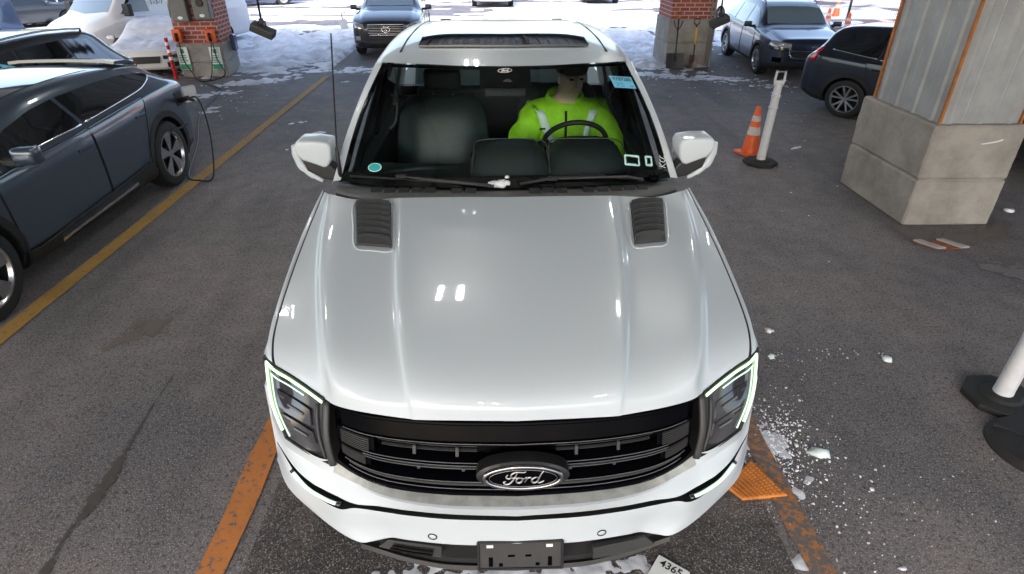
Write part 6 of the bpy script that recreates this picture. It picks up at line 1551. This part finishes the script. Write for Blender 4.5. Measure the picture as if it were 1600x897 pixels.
# camera and lamp heads hanging under the canopy
def hanging(px, py, y, s, label):
    p = at(px, py, y=y); r = empty('hanging_lamp', p, 0, label, 'lamp', 'lamp heads hanging from the canopy on rods')
    top = CZ - .36 - p.z
    bm = bmesh.new(); tube(bm, [Vector((0, 0, .10)), Vector((0, 0, top))], .013, 8); obj('rod', bm, 'cladding', r, True)
    bm = bmesh.new(); mt = Matrix.Rotation(R(24 * s), 4, 'Y') @ Matrix.Rotation(R(12), 4, 'X'); box(bm, (-.17, -.09, -.06), (.17, .09, .05), .02, mtx=mt, seg=2); obj('head', bm, 'grey_plastic', r)
    bm = bmesh.new(); tube(bm, [Vector((-.05, 0, .04)), Vector((-.05, 0, .12)), Vector((.05, 0, .12)), Vector((.05, 0, .04))], .014, 6); box(bm, (-.03, -.03, .08), (.03, .03, .16), .006); obj('bracket', bm, 'cladding', r)
    bm = bmesh.new(); box(bm, (-.15, -.07, -.066), (.15, .07, -.060), .0, mtx=mt); obj('lens', bm, 'lamp_dark', r)
    for ch in r.children:
        if not ch.name.startswith('rod'): ch.scale = (.78, .78, .78)
hanging(411, 47, 7.6, 1, 'grey lamp head hanging on a thin rod right of the left brick pillar')
hanging(1124, 33, 9.2, -1, 'grey lamp head hanging on a thin rod right of the right brick pillar')

# chain link fence on the right
fa, fb = at(1166, 22, z=0), at(1402, 62, z=0); FH = 1.25
fd2 = (fb - fa); fl = fd2.length; fdir = fd2.normalized()
FN = empty('chain_link_fence', fa, math.atan2(fdir.y, fdir.x), 'black chain link fence between the snowy lot and the cones', 'fence')
bm = bmesh.new(); st_ = .085; L0, L1 = -.5, fl + 6
x = L0 - FH
while x < L1:
    for s in (1, -1):
        a, b = (x, 0), (x + FH, FH)
        xa, xb = x, x + FH
        za, zb_ = (0, FH) if s > 0 else (FH, 0)
        if xa < L0: za += (L0 - xa) * s; xa = L0
        if xb > L1: zb_ -= (xb - L1) * s; xb = L1
        tube(bm, [Vector((xa, 0, za)), Vector((xb, 0, zb_))], .008, 3, cap=False)
    x += st_
obj('wire_mesh', bm, 'cable', FN)
for k in range(7):
    x = .35 + k * 2.45
    bm = bmesh.new(); tube(bm, [Vector((x, 0, 0)), Vector((x, 0, FH + .06))], .035, 10); obj('fence_post', bm, 'cable', FN, True)
bm = bmesh.new(); tube(bm, [Vector((L0, 0, FH)), Vector((L1, 0, FH))], .022, 8); obj('top_rail', bm, 'cable', FN, True)
# white panelled building beyond
wa = at(1290, -8, z=0)
wbld = empty('building', (wa.x + 6, wa.y + 5, 0), R(-14), 'long low white panelled building with a red top edge beyond the fence', 'building')
bm = bmesh.new(); box(bm, (-9, 0, 0), (14, 6, 1.1), .0); obj('wall', bm, 'van_white', wbld)
bm = bmesh.new(); box(bm, (-9.05, -.06, 1.1), (14.05, 6.05, 2.6)); obj('red_band', bm, 'red_paint', wbld)
for k in range(12):
    bm = bmesh.new(); box(bm, (-8.6 + k * 1.9, -.03, 0), (-8.54 + k * 1.9, .01, 1.1)); obj('panel_joint', bm, 'steel_grey', wbld)

# small marker stake standing in the snow
q = at(540, 47, z=0); mk_ = empty('marker_stake', q, 0, 'small pink tipped stake with grey plate standing in the snow', 'stake')
bm = bmesh.new(); box(bm, (-.12, -.03, .0), (.12, .03, .34), .02); mt = Matrix.Rotation(R(-14), 4, 'Y'); bm.transform(mt); obj('plate', bm, 'paint_silver', mk_)
bm = bmesh.new(); tube(bm, [Vector((-.05, 0, .3)), Vector((-.08, 0, .55)), Vector((.06, 0, .5))], .02, 6); obj('flag', bm, 'paint_red', mk_)

# steel plate in the asphalt beside the pillar
q = at(1468, 384, z=0); pl_ = empty('ground_plate', q + Vector((0, 0, .004)), R(3), 'rusty steel bracket plate with two pale strips lying before the concrete pillar base', 'metal plate')
bm = bmesh.new(); prism(bm, [(-.20, .09, 0), (.10, .10, 0), (.22, -.08, 0), (-.08, -.10, 0)], (0, 0, .008)); obj('rusty_sheet', bm, 'rust', pl_)
for x in (-.16, .07):
    bm = bmesh.new(); prism(bm, [(x - .04, .095, .008), (x + .03, .095, .008), (x + .15, -.09, .008), (x + .07, -.095, .008)], (0, 0, .018), bev=.004); obj('steel_strip', bm, 'steel_panel', pl_)

# orange tactile plate beside the front wheel
PT = [at(*p, z=0) for p in [(1133, 762), (1172, 722), (1229, 777), (1160, 783)]]; c = sum(PT, Vector()) / 4
op = empty('kerb_plate', c, 0, 'orange studded plate on the asphalt beside the right front bumper corner', 'plate')
bm = bmesh.new(); prism(bm, [p - c for p in PT], (0, 0, .022), bev=.006); pn = obj('panel', bm, 'orange_paint', op)
bm = bmesh.new()
for i in range(12):
    for j in range(9):
        a = (PT[0].lerp(PT[1], (j + .7) / 9.4)).lerp(PT[3].lerp(PT[2], (j + .7) / 9.4), (i + .7) / 12.4) - c; lathe(bm, [(.005, .0), (.004, .004), (.001, .0045)], 8, ctr=(a.x, a.y, .022))
obj('studs', bm, 'orange_paint', pn)['kind'] = 'stuff'

# paper tag at the bottom edge
q = at(1044, 890, z=.02); m3 = frame_mtx(q, (math.cos(R(-38)), math.sin(R(-38)), 0), (0, 0, 1))
pg = empty('paper_tag', q, 0, 'white paper tag with numbers lying in front of the truck at the bottom edge', 'paper')
bm = bmesh.new(); mm_ = m3.copy(); mm_.translation = Vector((0, 0, 0)); box(bm, (-.065, -.13, -.001), (.085, .045, .001), mtx=mm_); obj('sheet', bm, 'paper', pg)
text('lettering', '4365', .052, 'ink', pg, mm_ @ Matrix.Translation((.008, .012, .002)), bold=.001)
